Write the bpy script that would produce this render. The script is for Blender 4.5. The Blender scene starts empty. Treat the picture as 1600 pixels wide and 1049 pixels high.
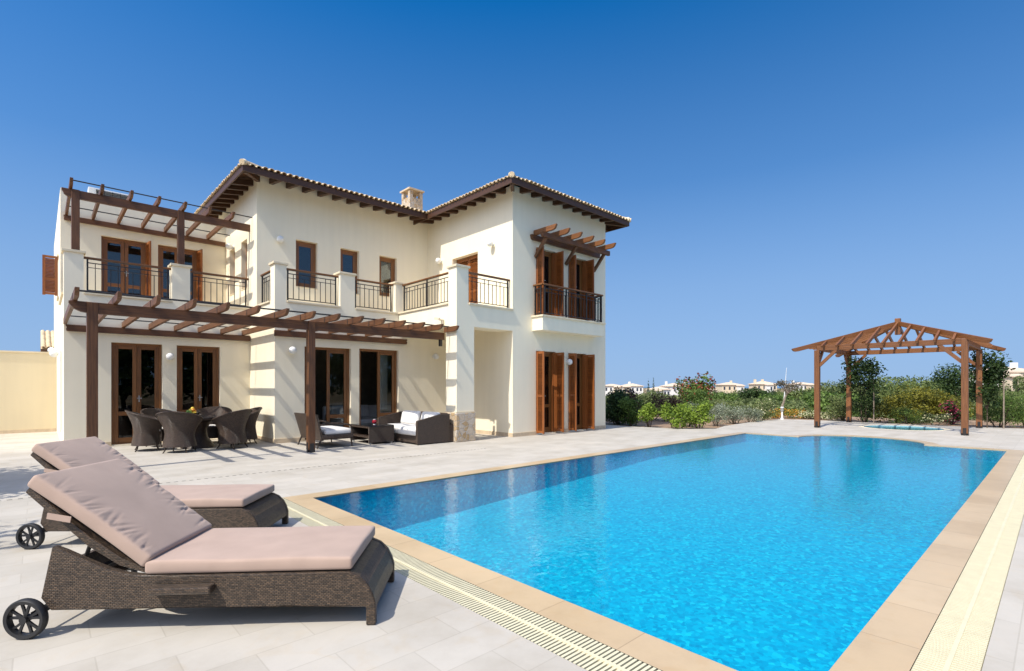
import bpy, bmesh, math, random
import numpy as np
from mathutils import Vector, Matrix
from mathutils.geometry import tessellate_polygon

# ------------------------------------------------------------------ camera, sky, sun, exposure
SC = bpy.context.scene
COL = SC.collection
YAW = math.radians(47.0826)
CAMH = 1.45
cd = bpy.data.cameras.new("camera")
cam = bpy.data.objects.new("camera", cd)
COL.objects.link(cam)
cd.sensor_width = 36.0
cd.lens = 795.0 / 1600.0 * 36.0
cd.shift_y = 79.5 / 1600.0
cd.clip_start = 0.05
cd.clip_end = 60000.0
cam.location = (0, 0, CAMH)
cam.rotation_euler = (math.radians(90), 0, YAW - math.radians(90))
SC.camera = cam

SUND = Vector((-1.0, -0.12, 1.30)).normalized()          # towards the sun
w = bpy.data.worlds.new("World")
SC.world = w
w.use_nodes = True
nt = w.node_tree
nt.nodes.clear()
sky = nt.nodes.new("ShaderNodeTexSky")
sky.sky_type = 'NISHITA'
sky.sun_disc = False
sky.sun_elevation = math.asin(SUND.z)
sky.sun_rotation = math.atan2(SUND.x, SUND.y)
sky.altitude = 0
sky.air_density = 1.0
sky.dust_density = 0.3
sky.ozone_density = 5.0
wtc = nt.nodes.new("ShaderNodeTexCoord")
wmp = nt.nodes.new("ShaderNodeMapping")            # lifts the lookup a little: a hazier, cooler horizon band
wmp.inputs["Location"].default_value = (0, 0, 0.15)
nt.links.new(wtc.outputs["Generated"], wmp.inputs[0])
nt.links.new(wmp.outputs[0], sky.inputs[0])
hs = nt.nodes.new("ShaderNodeHueSaturation")
hs.inputs["Hue"].default_value = 0.500
hs.inputs["Saturation"].default_value = 1.36
hs.inputs["Value"].default_value = 1.0
bg = nt.nodes.new("ShaderNodeBackground")
bg.inputs["Strength"].default_value = 0.15
wo = nt.nodes.new("ShaderNodeOutputWorld")
nt.links.new(sky.outputs[0], hs.inputs["Color"])
wsp = nt.nodes.new("ShaderNodeSeparateXYZ")
nt.links.new(wtc.outputs["Generated"], wsp.inputs[0])
wcr = nt.nodes.new("ShaderNodeValToRGB")            # pale sea haze low in the sky
el = wcr.color_ramp.elements
el[0].position = 0.0; el[0].color = (0.95, 0.95, 0.95, 1)
el[1].position = 0.62; el[1].color = (0, 0, 0, 1)
for pp_, vv_ in ((0.18, 0.66), (0.36, 0.26)):
    e_ = el.new(pp_); e_.color = (vv_, vv_, vv_, 1)
nt.links.new(wsp.outputs["Z"], wcr.inputs[0])
wmx = nt.nodes.new("ShaderNodeMixRGB")
wmx.inputs[2].default_value = (1.78, 2.62, 3.95, 1)
nt.links.new(wcr.outputs[0], wmx.inputs[0])
nt.links.new(hs.outputs[0], wmx.inputs[1])
# glow added round the sun, behind the camera, to lift the shaded walls
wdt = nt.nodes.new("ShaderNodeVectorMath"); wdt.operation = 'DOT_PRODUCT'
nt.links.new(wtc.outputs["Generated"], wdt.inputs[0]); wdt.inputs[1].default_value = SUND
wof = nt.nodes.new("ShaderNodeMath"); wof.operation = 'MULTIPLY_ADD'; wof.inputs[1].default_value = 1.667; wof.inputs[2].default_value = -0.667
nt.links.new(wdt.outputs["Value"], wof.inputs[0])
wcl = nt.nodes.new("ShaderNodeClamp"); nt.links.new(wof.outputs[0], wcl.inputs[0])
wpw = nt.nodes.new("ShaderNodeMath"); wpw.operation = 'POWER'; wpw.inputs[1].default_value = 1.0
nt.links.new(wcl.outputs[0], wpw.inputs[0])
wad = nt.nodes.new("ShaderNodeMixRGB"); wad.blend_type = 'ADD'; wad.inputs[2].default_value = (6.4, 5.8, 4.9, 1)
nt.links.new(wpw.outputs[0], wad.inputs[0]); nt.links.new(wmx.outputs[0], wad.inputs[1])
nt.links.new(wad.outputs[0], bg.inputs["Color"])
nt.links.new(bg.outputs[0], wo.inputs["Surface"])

sl = bpy.data.lights.new("sun", 'SUN')
sl.energy = 3.95
sl.angle = math.radians(0.53)
sl.color = (1.0, 0.94, 0.84)
so = bpy.data.objects.new("sun", sl)
COL.objects.link(so)
so.rotation_euler = SUND.to_track_quat('Z', 'Y').to_euler()

SC.view_settings.view_transform = 'Standard'
SC.view_settings.look = 'None'
SC.view_settings.exposure = 0.34
SC.view_settings.gamma = 1.0
SC.cycles.caustics_refractive = False
SC.cycles.caustics_reflective = False
SC.cycles.max_bounces = 12
SC.cycles.diffuse_bounces = 7
SC.cycles.transparent_max_bounces = 12

FWD = Vector((math.cos(YAW), math.sin(YAW), 0))
RGT = Vector((math.sin(YAW), -math.cos(YAW), 0))


def at(px, depth, z=0.0):
    """world point seen in photo column px at a given distance along the view axis"""
    p = FWD * depth + RGT * ((px - 800.0) / 795.0 * depth)
    return Vector((p.x, p.y, z))


# ------------------------------------------------------------------ helpers
def worigin(o):
    v = Vector((0, 0, 0))
    while o is not None:
        v += o.location
        o = o.parent
    return v


class MB:
    """collects shapes; build() links them as ONE mesh object"""

    def __init__(self):
        self.v = []
        self.f = []
        self.uv = []          # per face: list of uv or None

    def face(self, pts, uv=None):
        b = len(self.v)
        self.v += [tuple(p) for p in pts]
        self.f.append(tuple(range(b, b + len(pts))))
        self.uv.append(uv)

    def bar(self, p0, p1, w, h, up=(0, 0, 1)):
        """rectangular bar, w across, h along up; uv runs along the length"""
        p0 = Vector(p0); p1 = Vector(p1)
        d = p1 - p0
        L = d.length
        if L < 1e-6:
            return
        d = d / L
        up = Vector(up)
        s = d.cross(up)
        if s.length < 1e-4:
            up = Vector((1, 0, 0)); s = d.cross(up)
        s.normalize()
        u = s.cross(d).normalized()
        a = s * (w / 2); c = u * (h / 2)
        q = [p0 - a - c, p0 + a - c, p0 + a + c, p0 - a + c, p1 - a - c, p1 + a - c, p1 + a + c, p1 - a + c]
        b = len(self.v)
        self.v += [tuple(x) for x in q]
        r = random.random() * 20
        for f, ww in (((0, 1, 5, 4), w), ((1, 2, 6, 5), h), ((2, 3, 7, 6), w), ((3, 0, 4, 7), h)):
            self.f.append(tuple(b + i for i in f))
            r2 = r + random.random()
            self.uv.append([(r, r2), (r, r2 + ww), (r + L, r2 + ww), (r + L, r2)])
        for f in ((0, 3, 2, 1), (4, 5, 6, 7)):
            self.f.append(tuple(b + i for i in f))
            self.uv.append([(r, r), (r + .02, r), (r + .02, r + w), (r, r + w)])

    def box(self, x0, x1, y0, y1, z0, z1):
        x0, x1 = min(x0, x1), max(x0, x1)
        y0, y1 = min(y0, y1), max(y0, y1)
        z0, z1 = min(z0, z1), max(z0, z1)
        dx, dy, dz = x1 - x0, y1 - y0, z1 - z0
        cx, cy, cz = (x0 + x1) / 2, (y0 + y1) / 2, (z0 + z1) / 2
        if dz >= dx and dz >= dy:
            self.bar((cx, cy, z0), (cx, cy, z1), dy, dx, (1, 0, 0))
        elif dx >= dy:
            self.bar((x0, cy, cz), (x1, cy, cz), dy, dz)
        else:
            self.bar((cx, y0, cz), (cx, y1, cz), dx, dz)

    def cyl(self, p0, p1, r0, r1=None, n=10, caps=True):
        r1 = r0 if r1 is None else r1
        p0 = Vector(p0); p1 = Vector(p1)
        d = (p1 - p0).normalized()
        a = d.orthogonal().normalized(); c = d.cross(a)
        b = len(self.v)
        for p, r in ((p0, r0), (p1, r1)):
            for i in range(n):
                t = 2 * math.pi * i / n
                self.v.append(tuple(p + a * (r * math.cos(t)) + c * (r * math.sin(t))))
        for i in range(n):
            j = (i + 1) % n
            self.f.append((b + i, b + j, b + n + j, b + n + i)); self.uv.append(None)
        if caps:
            self.f.append(tuple(b + i for i in reversed(range(n)))); self.uv.append(None)
            self.f.append(tuple(b + n + i for i in range(n))); self.uv.append(None)

    def tube(self, pts, radii, n=8):
        pts = [Vector(p) for p in pts]
        if not hasattr(radii, '__len__'):
            radii = [radii] * len(pts)
        b = len(self.v)
        ref = Vector((0.31, 0.2, 0.93)).normalized()
        for k, p in enumerate(pts):
            d = (pts[min(k + 1, len(pts) - 1)] - pts[max(k - 1, 0)]).normalized()
            a = d.cross(ref)
            if a.length < 1e-3:
                a = d.orthogonal()
            a.normalize(); c = d.cross(a)
            for i in range(n):
                t = 2 * math.pi * i / n
                self.v.append(tuple(p + (a * math.cos(t) + c * math.sin(t)) * radii[k]))
        for k in range(len(pts) - 1):
            for i in range(n):
                j = (i + 1) % n
                self.f.append((b + k * n + i, b + k * n + j, b + (k + 1) * n + j, b + (k + 1) * n + i)); self.uv.append(None)
        self.f.append(tuple(b + i for i in reversed(range(n)))); self.uv.append(None)
        e = b + (len(pts) - 1) * n
        self.f.append(tuple(e + i for i in range(n))); self.uv.append(None)

    def lathe(self, prof, c=(0, 0, 0), n=20, axis='z'):
        """prof: list of (r, h)"""
        b = len(self.v)
        c = Vector(c)
        for r, h in prof:
            for i in range(n):
                t = 2 * math.pi * i / n
                x, y = r * math.cos(t), r * math.sin(t)
                q = (x, y, h) if axis == 'z' else ((x, h, y) if axis == 'y' else (h, x, y))
                self.v.append(tuple(c + Vector(q)))
        for k in range(len(prof) - 1):
            for i in range(n):
                j = (i + 1) % n
                self.f.append((b + k * n + i, b + k * n + j, b + (k + 1) * n + j, b + (k + 1) * n + i)); self.uv.append(None)

    def sphere(self, c, r, n=14, m=9, sq=1.0):
        prof = [(max(1e-4, r * math.sin(math.pi * k / m)), -r * sq * math.cos(math.pi * k / m)) for k in range(m + 1)]
        self.lathe(prof, c, n)

    def prism(self, poly, fn, d0, d1):
        """poly: 2d outline; fn(a, b, d) -> point; extruded from d0 to d1"""
        n = len(poly)
        b = len(self.v)
        for d in (d0, d1):
            for (x, y) in poly:
                self.v.append(tuple(fn(x, y, d)))
        for i in range(n):
            j = (i + 1) % n
            self.f.append((b + i, b + j, b + n + j, b + n + i)); self.uv.append(None)
        tris = tessellate_polygon([[Vector((x, y, 0)) for x, y in poly]])
        for t in tris:
            self.f.append(tuple(b + i for i in t)); self.uv.append(None)
            self.f.append(tuple(b + n + i for i in reversed(t))); self.uv.append(None)

    def grid(self, P, closed=False, uvs=None):
        """P[i][j] -> points"""
        b = len(self.v)
        m = len(P[0])
        for row in P:
            self.v += [tuple(p) for p in row]
        for i in range(len(P) - 1):
            for j in range(m if closed else m - 1):
                k = (j + 1) % m
                self.f.append((b + i * m + j, b + i * m + k, b + (i + 1) * m + k, b + (i + 1) * m + j))
                if uvs is None:
                    self.uv.append(None)
                else:
                    self.uv.append([uvs[i][j], uvs[i][j + 1], uvs[i + 1][j + 1], uvs[i + 1][j]])

    def build(self, name, mat, parent=None, smooth=False, bevel=0.0, recalc=True, angle=40):
        me = bpy.data.meshes.new(name)
        og = worigin(parent) if parent is not None else Vector((0, 0, 0))
        vs = np.array(self.v, dtype=float).reshape(-1, 3) - np.array(og)
        me.from_pydata(vs.tolist(), [], self.f)
        uvl = me.uv_layers.new(name="UVMap")
        data = np.zeros(len(me.loops) * 2)
        k = 0
        for fi, f in enumerate(self.f):
            u = self.uv[fi]
            if u is None:
                p = [vs[i] for i in f]
                nrm = np.cross(p[1] - p[0], p[2] - p[0])
                ax = int(np.argmax(np.abs(nrm)))
                for q in p:
                    data[k], data[k + 1] = ((q[1], q[2]), (q[0], q[2]), (q[0], q[1]))[ax]
                    k += 2
            else:
                for q in u:
                    data[k], data[k + 1] = q
                    k += 2
        uvl.data.foreach_set("uv", data)
        if recalc:
            bm = bmesh.new(); bm.from_mesh(me)
            if smooth:
                bmesh.ops.remove_doubles(bm, verts=bm.verts, dist=1e-5)
            bmesh.ops.recalc_face_normals(bm, faces=bm.faces)
            bm.to_mesh(me); bm.free()
        me.materials.append(mat)
        if smooth:
            for p in me.polygons:
                p.use_smooth = True
        o = bpy.data.objects.new(name, me)
        COL.objects.link(o)
        if parent is not None:
            o.parent = parent
        if smooth and angle:
            try:
                me.set_sharp_from_angle(angle=math.radians(angle))
            except Exception:
                pass
        if bevel > 0:
            md = o.modifiers.new("bevel", 'BEVEL')
            md.width = bevel; md.segments = 2; md.limit_method = 'ANGLE'; md.angle_limit = math.radians(50)
        return o


def tag(o, label=None, cat=None, group=None, kind=None):
    if label: o['label'] = label
    if cat: o['category'] = cat
    if group: o['group'] = group
    if kind: o['kind'] = kind
    return o


def thing(name, label, cat, loc=(0, 0, 0), group=None):
    o = bpy.data.objects.new(name, None)
    COL.objects.link(o)
    o.empty_display_size = 0.2
    o.location = loc
    return tag(o, label, cat, group)


def copy_tree(o, parent=None):
    c = o.copy()
    COL.objects.link(c)
    c.parent = parent
    for ch in list(o.children):
        copy_tree(ch, c)
    return c


# ------------------------------------------------------------------ materials
def mat(name):
    m = bpy.data.materials.new(name)
    m.use_nodes = True
    n = m.node_tree
    n.nodes.clear()
    out = n.nodes.new("ShaderNodeOutputMaterial")
    return m, n, out


def N(n, typ, **kw):
    x = n.nodes.new(typ)
    for k, v in kw.items():
        if k.startswith('i_'):
            x.inputs[k[2:].replace('_', ' ')].default_value = v
        else:
            setattr(x, k, v)
    return x


def rgba(c):
    return (c[0], c[1], c[2], 1.0)


def ramp(n, fac, stops):
    r = n.nodes.new("ShaderNodeValToRGB")
    el = r.color_ramp.elements
    while len(el) < len(stops):
        el.new(0.5)
    for e, (p, c) in zip(el, stops):
        e.position = p; e.color = rgba(c)
    n.links.new(fac, r.inputs[0])
    return r.outputs[0]


def simple(name, col, rough=0.6, var=0.12, scale=6.0, bump=0.0, bscale=40.0, metal=0.0, spec=0.5, coord="Object"):
    m, n, out = mat(name)
    p = N(n, "ShaderNodeBsdfPrincipled")
    p.inputs["Roughness"].default_value = rough
    p.inputs["Metallic"].default_value = metal
    p.inputs["Specular IOR Level"].default_value = spec
    tc = N(n, "ShaderNodeTexCoord")
    nz = N(n, "ShaderNodeTexNoise")
    nz.inputs["Scale"].default_value = scale; nz.inputs["Detail"].default_value = 5
    n.links.new(tc.outputs[coord], nz.inputs["Vector"])
    lo = [c * (1 - var) for c in col]; hi = [min(1, c * (1 + var)) for c in col]
    n.links.new(ramp(n, nz.outputs["Fac"], [(0.3, lo), (0.7, hi)]), p.inputs["Base Color"])
    if bump > 0:
        n2 = N(n, "ShaderNodeTexNoise")
        n2.inputs["Scale"].default_value = bscale; n2.inputs["Detail"].default_value = 4
        n.links.new(tc.outputs[coord], n2.inputs["Vector"])
        b = N(n, "ShaderNodeBump")
        b.inputs["Strength"].default_value = bump; b.inputs["Distance"].default_value = 0.01
        n.links.new(n2.outputs["Fac"], b.inputs["Height"])
        n.links.new(b.outputs[0], p.inputs["Normal"])
    n.links.new(p.outputs[0], out.inputs[0])
    return m


def wood(name, dark, light, rough=0.5):
    m, n, out = mat(name)
    p = N(n, "ShaderNodeBsdfPrincipled")
    p.inputs["Roughness"].default_value = rough
    uv = N(n, "ShaderNodeUVMap")
    mp = N(n, "ShaderNodeMapping")
    mp.inputs["Scale"].default_value = (1.3, 26.0, 1.0)
    n.links.new(uv.outputs[0], mp.inputs[0])
    nz = N(n, "ShaderNodeTexNoise")
    nz.inputs["Scale"].default_value = 1.6; nz.inputs["Detail"].default_value = 8; nz.inputs["Roughness"].default_value = 0.65
    n.links.new(mp.outputs[0], nz.inputs["Vector"])
    g = N(n, "ShaderNodeNewGeometry")
    oi = N(n, "ShaderNodeObjectInfo")
    mix = N(n, "ShaderNodeMath", operation='MULTIPLY_ADD')
    n.links.new(g.outputs["Random Per Island"], mix.inputs[0]); mix.inputs[1].default_value = 0.22
    n.links.new(nz.outputs["Fac"], mix.inputs[2])
    mix2 = N(n, "ShaderNodeMath", operation='MULTIPLY_ADD')
    n.links.new(oi.outputs["Random"], mix2.inputs[0]); mix2.inputs[1].default_value = 0.16
    n.links.new(mix.outputs[0], mix2.inputs[2])
    n.links.new(ramp(n, mix2.outputs[0], [(0.38, dark), (0.88, light)]), p.inputs["Base Color"])
    b = N(n, "ShaderNodeBump")
    b.inputs["Strength"].default_value = 0.25; b.inputs["Distance"].default_value = 0.003
    n.links.new(nz.outputs["Fac"], b.inputs["Height"])
    n.links.new(b.outputs[0], p.inputs["Normal"])
    n.links.new(p.outputs[0], out.inputs[0])
    return m


def stucco(name, col, wear=0.055):
    m, n, out = mat(name)
    p = N(n, "ShaderNodeBsdfPrincipled")
    p.inputs["Roughness"].default_value = 0.9
    p.inputs["Specular IOR Level"].default_value = 0.2
    tc = N(n, "ShaderNodeTexCoord")
    a = N(n, "ShaderNodeTexNoise"); a.inputs["Scale"].default_value = 0.9; a.inputs["Detail"].default_value = 8; a.inputs["Roughness"].default_value = 0.62
    n.links.new(tc.outputs["Object"], a.inputs["Vector"])
    mp = N(n, "ShaderNodeMapping"); mp.inputs["Scale"].default_value = (5, 5, 0.35)
    n.links.new(tc.outputs["Object"], mp.inputs[0])
    s = N(n, "ShaderNodeTexNoise"); s.inputs["Scale"].default_value = 1.0; s.inputs["Detail"].default_value = 6
    n.links.new(mp.outputs[0], s.inputs["Vector"])
    mm = N(n, "ShaderNodeMath", operation='ADD')
    n.links.new(a.outputs["Fac"], mm.inputs[0]); n.links.new(s.outputs["Fac"], mm.inputs[1])
    h = N(n, "ShaderNodeMath", operation='MULTIPLY'); h.inputs[1].default_value = 0.5
    n.links.new(mm.outputs[0], h.inputs[0])
    n.links.new(ramp(n, h.outputs[0], [(0.30, [c * (1 - wear) for c in col]), (0.62, [min(1, c * (1 + wear * .4)) for c in col])]), p.inputs["Base Color"])
    f = N(n, "ShaderNodeTexNoise"); f.inputs["Scale"].default_value = 70; f.inputs["Detail"].default_value = 4
    n.links.new(tc.outputs["Object"], f.inputs["Vector"])
    b = N(n, "ShaderNodeBump"); b.inputs["Strength"].default_value = 0.35; b.inputs["Distance"].default_value = 0.006
    n.links.new(f.outputs["Fac"], b.inputs["Height"])
    n.links.new(b.outputs[0], p.inputs["Normal"])
    n.links.new(p.outputs[0], out.inputs[0])
    return m


def paving(name, c1, c2, joint, bw, bh, off=(0, 0, 0), mortar=0.006, rough=0.75):
    m, n, out = mat(name)
    p = N(n, "ShaderNodeBsdfPrincipled")
    p.inputs["Roughness"].default_value = rough
    p.inputs["Specular IOR Level"].default_value = 0.3
    tc = N(n, "ShaderNodeTexCoord")
    mp = N(n, "ShaderNodeMapping"); mp.inputs["Location"].default_value = off
    n.links.new(tc.outputs["Object"], mp.inputs[0])
    br = N(n, "ShaderNodeTexBrick")
    br.inputs["Scale"].default_value = 1.0
    br.inputs["Brick Width"].default_value = bw; br.inputs["Row Height"].default_value = bh
    br.inputs["Mortar Size"].default_value = mortar; br.inputs["Mortar Smooth"].default_value = 0.25
    br.inputs["Color1"].default_value = rgba(c1); br.inputs["Color2"].default_value = rgba(c2); br.inputs["Mortar"].default_value = rgba(joint)
    n.links.new(mp.outputs[0], br.inputs["Vector"])
    a = N(n, "ShaderNodeTexNoise"); a.inputs["Scale"].default_value = 1.3; a.inputs["Detail"].default_value = 7; a.inputs["Roughness"].default_value = 0.65
    n.links.new(tc.outputs["Object"], a.inputs["Vector"])
    col = ramp(n, a.outputs["Fac"], [(0.30, (0.86, 0.845, 0.82)), (0.52, (1.0, 1.0, 1.0)), (0.70, (1.07, 1.06, 1.05))])
    mx = N(n, "ShaderNodeMixRGB", blend_type='MULTIPLY'); mx.inputs[0].default_value = 1.0
    n.links.new(br.outputs["Color"], mx.inputs[1]); n.links.new(col, mx.inputs[2])
    # thin ochre veins and stains in the stone
    v = N(n, "ShaderNodeTexNoise"); v.inputs["Scale"].default_value = 5.0; v.inputs["Detail"].default_value = 9; v.inputs["Distortion"].default_value = 1.2
    n.links.new(tc.outputs["Object"], v.inputs["Vector"])
    vr = ramp(n, v.outputs["Fac"], [(0.55, (0, 0, 0)), (0.75, (0.5, 0.5, 0.5))])
    mx2 = N(n, "ShaderNodeMixRGB", blend_type='MULTIPLY')
    n.links.new(vr, mx2.inputs[0]); n.links.new(mx.outputs[0], mx2.inputs[1]); mx2.inputs[2].default_value = (0.98, 0.90, 0.78, 1)
    n.links.new(mx2.outputs[0], p.inputs["Base Color"])
    b = N(n, "ShaderNodeBump"); b.inputs["Strength"].default_value = 0.15; b.inputs["Distance"].default_value = 0.002; b.invert = True
    n.links.new(br.outputs["Fac"], b.inputs["Height"])
    f = N(n, "ShaderNodeTexNoise"); f.inputs["Scale"].default_value = 45; f.inputs["Detail"].default_value = 5
    n.links.new(tc.outputs["Object"], f.inputs["Vector"])
    b2 = N(n, "ShaderNodeBump"); b2.inputs["Strength"].default_value = 0.12; b2.inputs["Distance"].default_value = 0.004
    n.links.new(f.outputs["Fac"], b2.inputs["Height"]); n.links.new(b.outputs[0], b2.inputs["Normal"])
    n.links.new(b2.outputs[0], p.inputs["Normal"])
    n.links.new(p.outputs[0], out.inputs[0])
    return m


def wicker(name, c1, c2, gap, bw=0.026, bh=0.0085):
    m, n, out = mat(name)
    p = N(n, "ShaderNodeBsdfPrincipled")
    p.inputs["Roughness"].default_value = 0.38
    uv = N(n, "ShaderNodeUVMap")
    br = N(n, "ShaderNodeTexBrick")
    br.inputs["Scale"].default_value = 1.0
    br.inputs["Brick Width"].default_value = bw; br.inputs["Row Height"].default_value = bh
    br.inputs["Mortar Size"].default_value = 0.0019; br.inputs["Mortar Smooth"].default_value = 0.9
    br.inputs["Color1"].default_value = rgba(c1); br.inputs["Color2"].default_value = rgba(c2); br.inputs["Mortar"].default_value = rgba(gap)
    n.links.new(uv.outputs[0], br.inputs["Vector"])
    nz = N(n, "ShaderNodeTexNoise"); nz.inputs["Scale"].default_value = 60; nz.inputs["Detail"].default_value = 3
    n.links.new(uv.outputs[0], nz.inputs["Vector"])
    mx = N(n, "ShaderNodeMixRGB", blend_type='MULTIPLY'); mx.inputs[0].default_value = 1.0
    n.links.new(br.outputs["Color"], mx.inputs[1])
    n.links.new(ramp(n, nz.outputs["Fac"], [(0.3, (0.78, 0.78, 0.78)), (0.7, (1.22, 1.2, 1.17))]), mx.inputs[2])
    n.links.new(mx.outputs[0], p.inputs["Base Color"])
    b = N(n, "ShaderNodeBump"); b.inputs["Strength"].default_value = 0.9; b.inputs["Distance"].default_value = 0.004; b.invert = True
    n.links.new(br.outputs["Fac"], b.inputs["Height"])
    n.links.new(b.outputs[0], p.inputs["Normal"])
    n.links.new(p.outputs[0], out.inputs[0])
    return m


def fabric(name, col):
    m, n, out = mat(name)
    p = N(n, "ShaderNodeBsdfPrincipled")
    p.inputs["Roughness"].default_value = 0.85
    p.inputs["Specular IOR Level"].default_value = 0.2
    p.inputs["Sheen Weight"].default_value = 0.15
    tc = N(n, "ShaderNodeTexCoord")
    a = N(n, "ShaderNodeTexNoise"); a.inputs["Scale"].default_value = 5; a.inputs["Detail"].default_value = 6
    n.links.new(tc.outputs["Object"], a.inputs["Vector"])
    n.links.new(ramp(n, a.outputs["Fac"], [(0.3, [c * .92 for c in col]), (0.7, [min(1, c * 1.05) for c in col])]), p.inputs["Base Color"])
    f = N(n, "ShaderNodeTexNoise"); f.inputs["Scale"].default_value = 900; f.inputs["Detail"].default_value = 2
    n.links.new(tc.outputs["Object"], f.inputs["Vector"])
    b = N(n, "ShaderNodeBump"); b.inputs["Strength"].default_value = 0.25; b.inputs["Distance"].default_value = 0.001
    n.links.new(f.outputs["Fac"], b.inputs["Height"])
    n.links.new(b.outputs[0], p.inputs["Normal"])
    n.links.new(p.outputs[0], out.inputs[0])
    return m


def foliage_mat(name, dark, light, trans=0.35):
    m, n, out = mat(name)
    g = N(n, "ShaderNodeNewGeometry")
    tc = N(n, "ShaderNodeTexCoord")
    nz = N(n, "ShaderNodeTexNoise"); nz.inputs["Scale"].default_value = 1.6; nz.inputs["Detail"].default_value = 3
    n.links.new(g.outputs["Position"], nz.inputs["Vector"])
    ad = N(n, "ShaderNodeMath", operation='MULTIPLY_ADD')
    n.links.new(g.outputs["Random Per Island"], ad.inputs[0]); ad.inputs[1].default_value = 0.6
    sb = N(n, "ShaderNodeMath", operation='SUBTRACT'); sb.inputs[1].default_value = 0.3
    n.links.new(nz.outputs["Fac"], sb.inputs[0])
    n.links.new(sb.outputs[0], ad.inputs[2])
    c = ramp(n, ad.outputs[0], [(0.1, dark), (0.8, light)])
    d = N(n, "ShaderNodeBsdfPrincipled"); d.inputs["Roughness"].default_value = 0.55; d.inputs["Specular IOR Level"].default_value = 0.3
    n.links.new(c, d.inputs["Base Color"])
    t = N(n, "ShaderNodeBsdfTranslucent")
    n.links.new(c, t.inputs["Color"])
    mx = N(n, "ShaderNodeMixShader"); mx.inputs[0].default_value = trans
    n.links.new(d.outputs[0], mx.inputs[1]); n.links.new(t.outputs[0], mx.inputs[2])
    n.links.new(mx.outputs[0], out.inputs[0])
    return m


def glass_mat(name, tint=(0.55, 0.6, 0.6), ior=1.9, dirt=0.02):
    m, n, out = mat(name)
    fr = N(n, "ShaderNodeFresnel"); fr.inputs["IOR"].default_value = ior
    t = N(n, "ShaderNodeBsdfTransparent"); t.inputs[0].default_value = rgba(tint)
    gl = N(n, "ShaderNodeBsdfGlossy"); gl.inputs["Roughness"].default_value = 0.01
    tc = N(n, "ShaderNodeTexCoord")
    nz = N(n, "ShaderNodeTexNoise"); nz.inputs["Scale"].default_value = 1.2
    n.links.new(tc.outputs["Object"], nz.inputs["Vector"])
    b = N(n, "ShaderNodeBump"); b.inputs["Strength"].default_value = 0.05; b.inputs["Distance"].default_value = 0.02
    n.links.new(nz.outputs["Fac"], b.inputs["Height"]); n.links.new(b.outputs[0], gl.inputs["Normal"])
    mx = N(n, "ShaderNodeMixShader")
    n.links.new(fr.outputs[0], mx.inputs[0]); n.links.new(t.outputs[0], mx.inputs[1]); n.links.new(gl.outputs[0], mx.inputs[2])
    n.links.new(mx.outputs[0], out.inputs[0])
    return m


def water_mat(name):
    m, n, out = mat(name)
    tc = N(n, "ShaderNodeTexCoord")
    a = N(n, "ShaderNodeTexNoise"); a.inputs["Scale"].default_value = 8.0; a.inputs["Detail"].default_value = 3; a.inputs["Distortion"].default_value = 0.6
    c = N(n, "ShaderNodeTexNoise"); c.inputs["Scale"].default_value = 21; c.inputs["Detail"].default_value = 2
    n.links.new(tc.outputs["Object"], a.inputs["Vector"]); n.links.new(tc.outputs["Object"], c.inputs["Vector"])
    s = N(n, "ShaderNodeMath", operation='MULTIPLY_ADD'); s.inputs[1].default_value = 0.35
    n.links.new(c.outputs["Fac"], s.inputs[0]); n.links.new(a.outputs["Fac"], s.inputs[2])
    b = N(n, "ShaderNodeBump"); b.inputs["Strength"].default_value = 1.0; b.inputs["Distance"].default_value = WAVE
    n.links.new(s.outputs[0], b.inputs["Height"])
    b2 = N(n, "ShaderNodeBump"); b2.inputs["Strength"].default_value = 1.0; b2.inputs["Distance"].default_value = WAVE * 0.032
    n.links.new(s.outputs[0], b2.inputs["Height"])
    fr = N(n, "ShaderNodeFresnel"); fr.inputs["IOR"].default_value = 1.33
    n.links.new(b2.outputs[0], fr.inputs["Normal"])
    tr = N(n, "ShaderNodeBsdfTransparent"); tr.inputs[0].default_value = (0.62, 0.97, 1, 1)
    rf = N(n, "ShaderNodeBsdfRefraction"); rf.inputs["IOR"].default_value = 1.33; rf.inputs["Roughness"].default_value = 0.0
    rf.inputs["Color"].default_value = (0.62, 0.97, 1, 1)
    n.links.new(b.outputs[0], rf.inputs["Normal"])
    m1 = N(n, "ShaderNodeMixShader"); m1.inputs[0].default_value = 0.16
    n.links.new(tr.outputs[0], m1.inputs[1]); n.links.new(rf.outputs[0], m1.inputs[2])
    gl = N(n, "ShaderNodeBsdfGlossy"); gl.inputs["Roughness"].default_value = 0.0
    n.links.new(b2.outputs[0], gl.inputs["Normal"])
    m2 = N(n, "ShaderNodeMixShader")
    n.links.new(fr.outputs[0], m2.inputs[0]); n.links.new(m1.outputs[0], m2.inputs[1]); n.links.new(gl.outputs[0], m2.inputs[2])
    n.links.new(m2.outputs[0], out.inputs[0])
    return m


def caustic_mosaic_mat(name):
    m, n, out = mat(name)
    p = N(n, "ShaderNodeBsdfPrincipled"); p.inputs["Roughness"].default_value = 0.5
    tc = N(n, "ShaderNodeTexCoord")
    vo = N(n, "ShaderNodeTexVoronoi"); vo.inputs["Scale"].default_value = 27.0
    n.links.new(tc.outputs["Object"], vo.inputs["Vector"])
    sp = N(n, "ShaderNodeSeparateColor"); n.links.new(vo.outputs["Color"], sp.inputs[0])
    col = ramp(n, sp.outputs[0], [(0.0, (0.001, 0.32, 0.58)), (0.45, (0.001, 0.44, 0.70)), (0.8, (0.002, 0.51, 0.76)), (1.0, (0.02, 0.68, 0.87))])  # tile blues spread wide to paint in the light speckle under ripples
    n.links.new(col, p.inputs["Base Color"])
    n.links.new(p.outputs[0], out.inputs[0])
    return m


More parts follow.
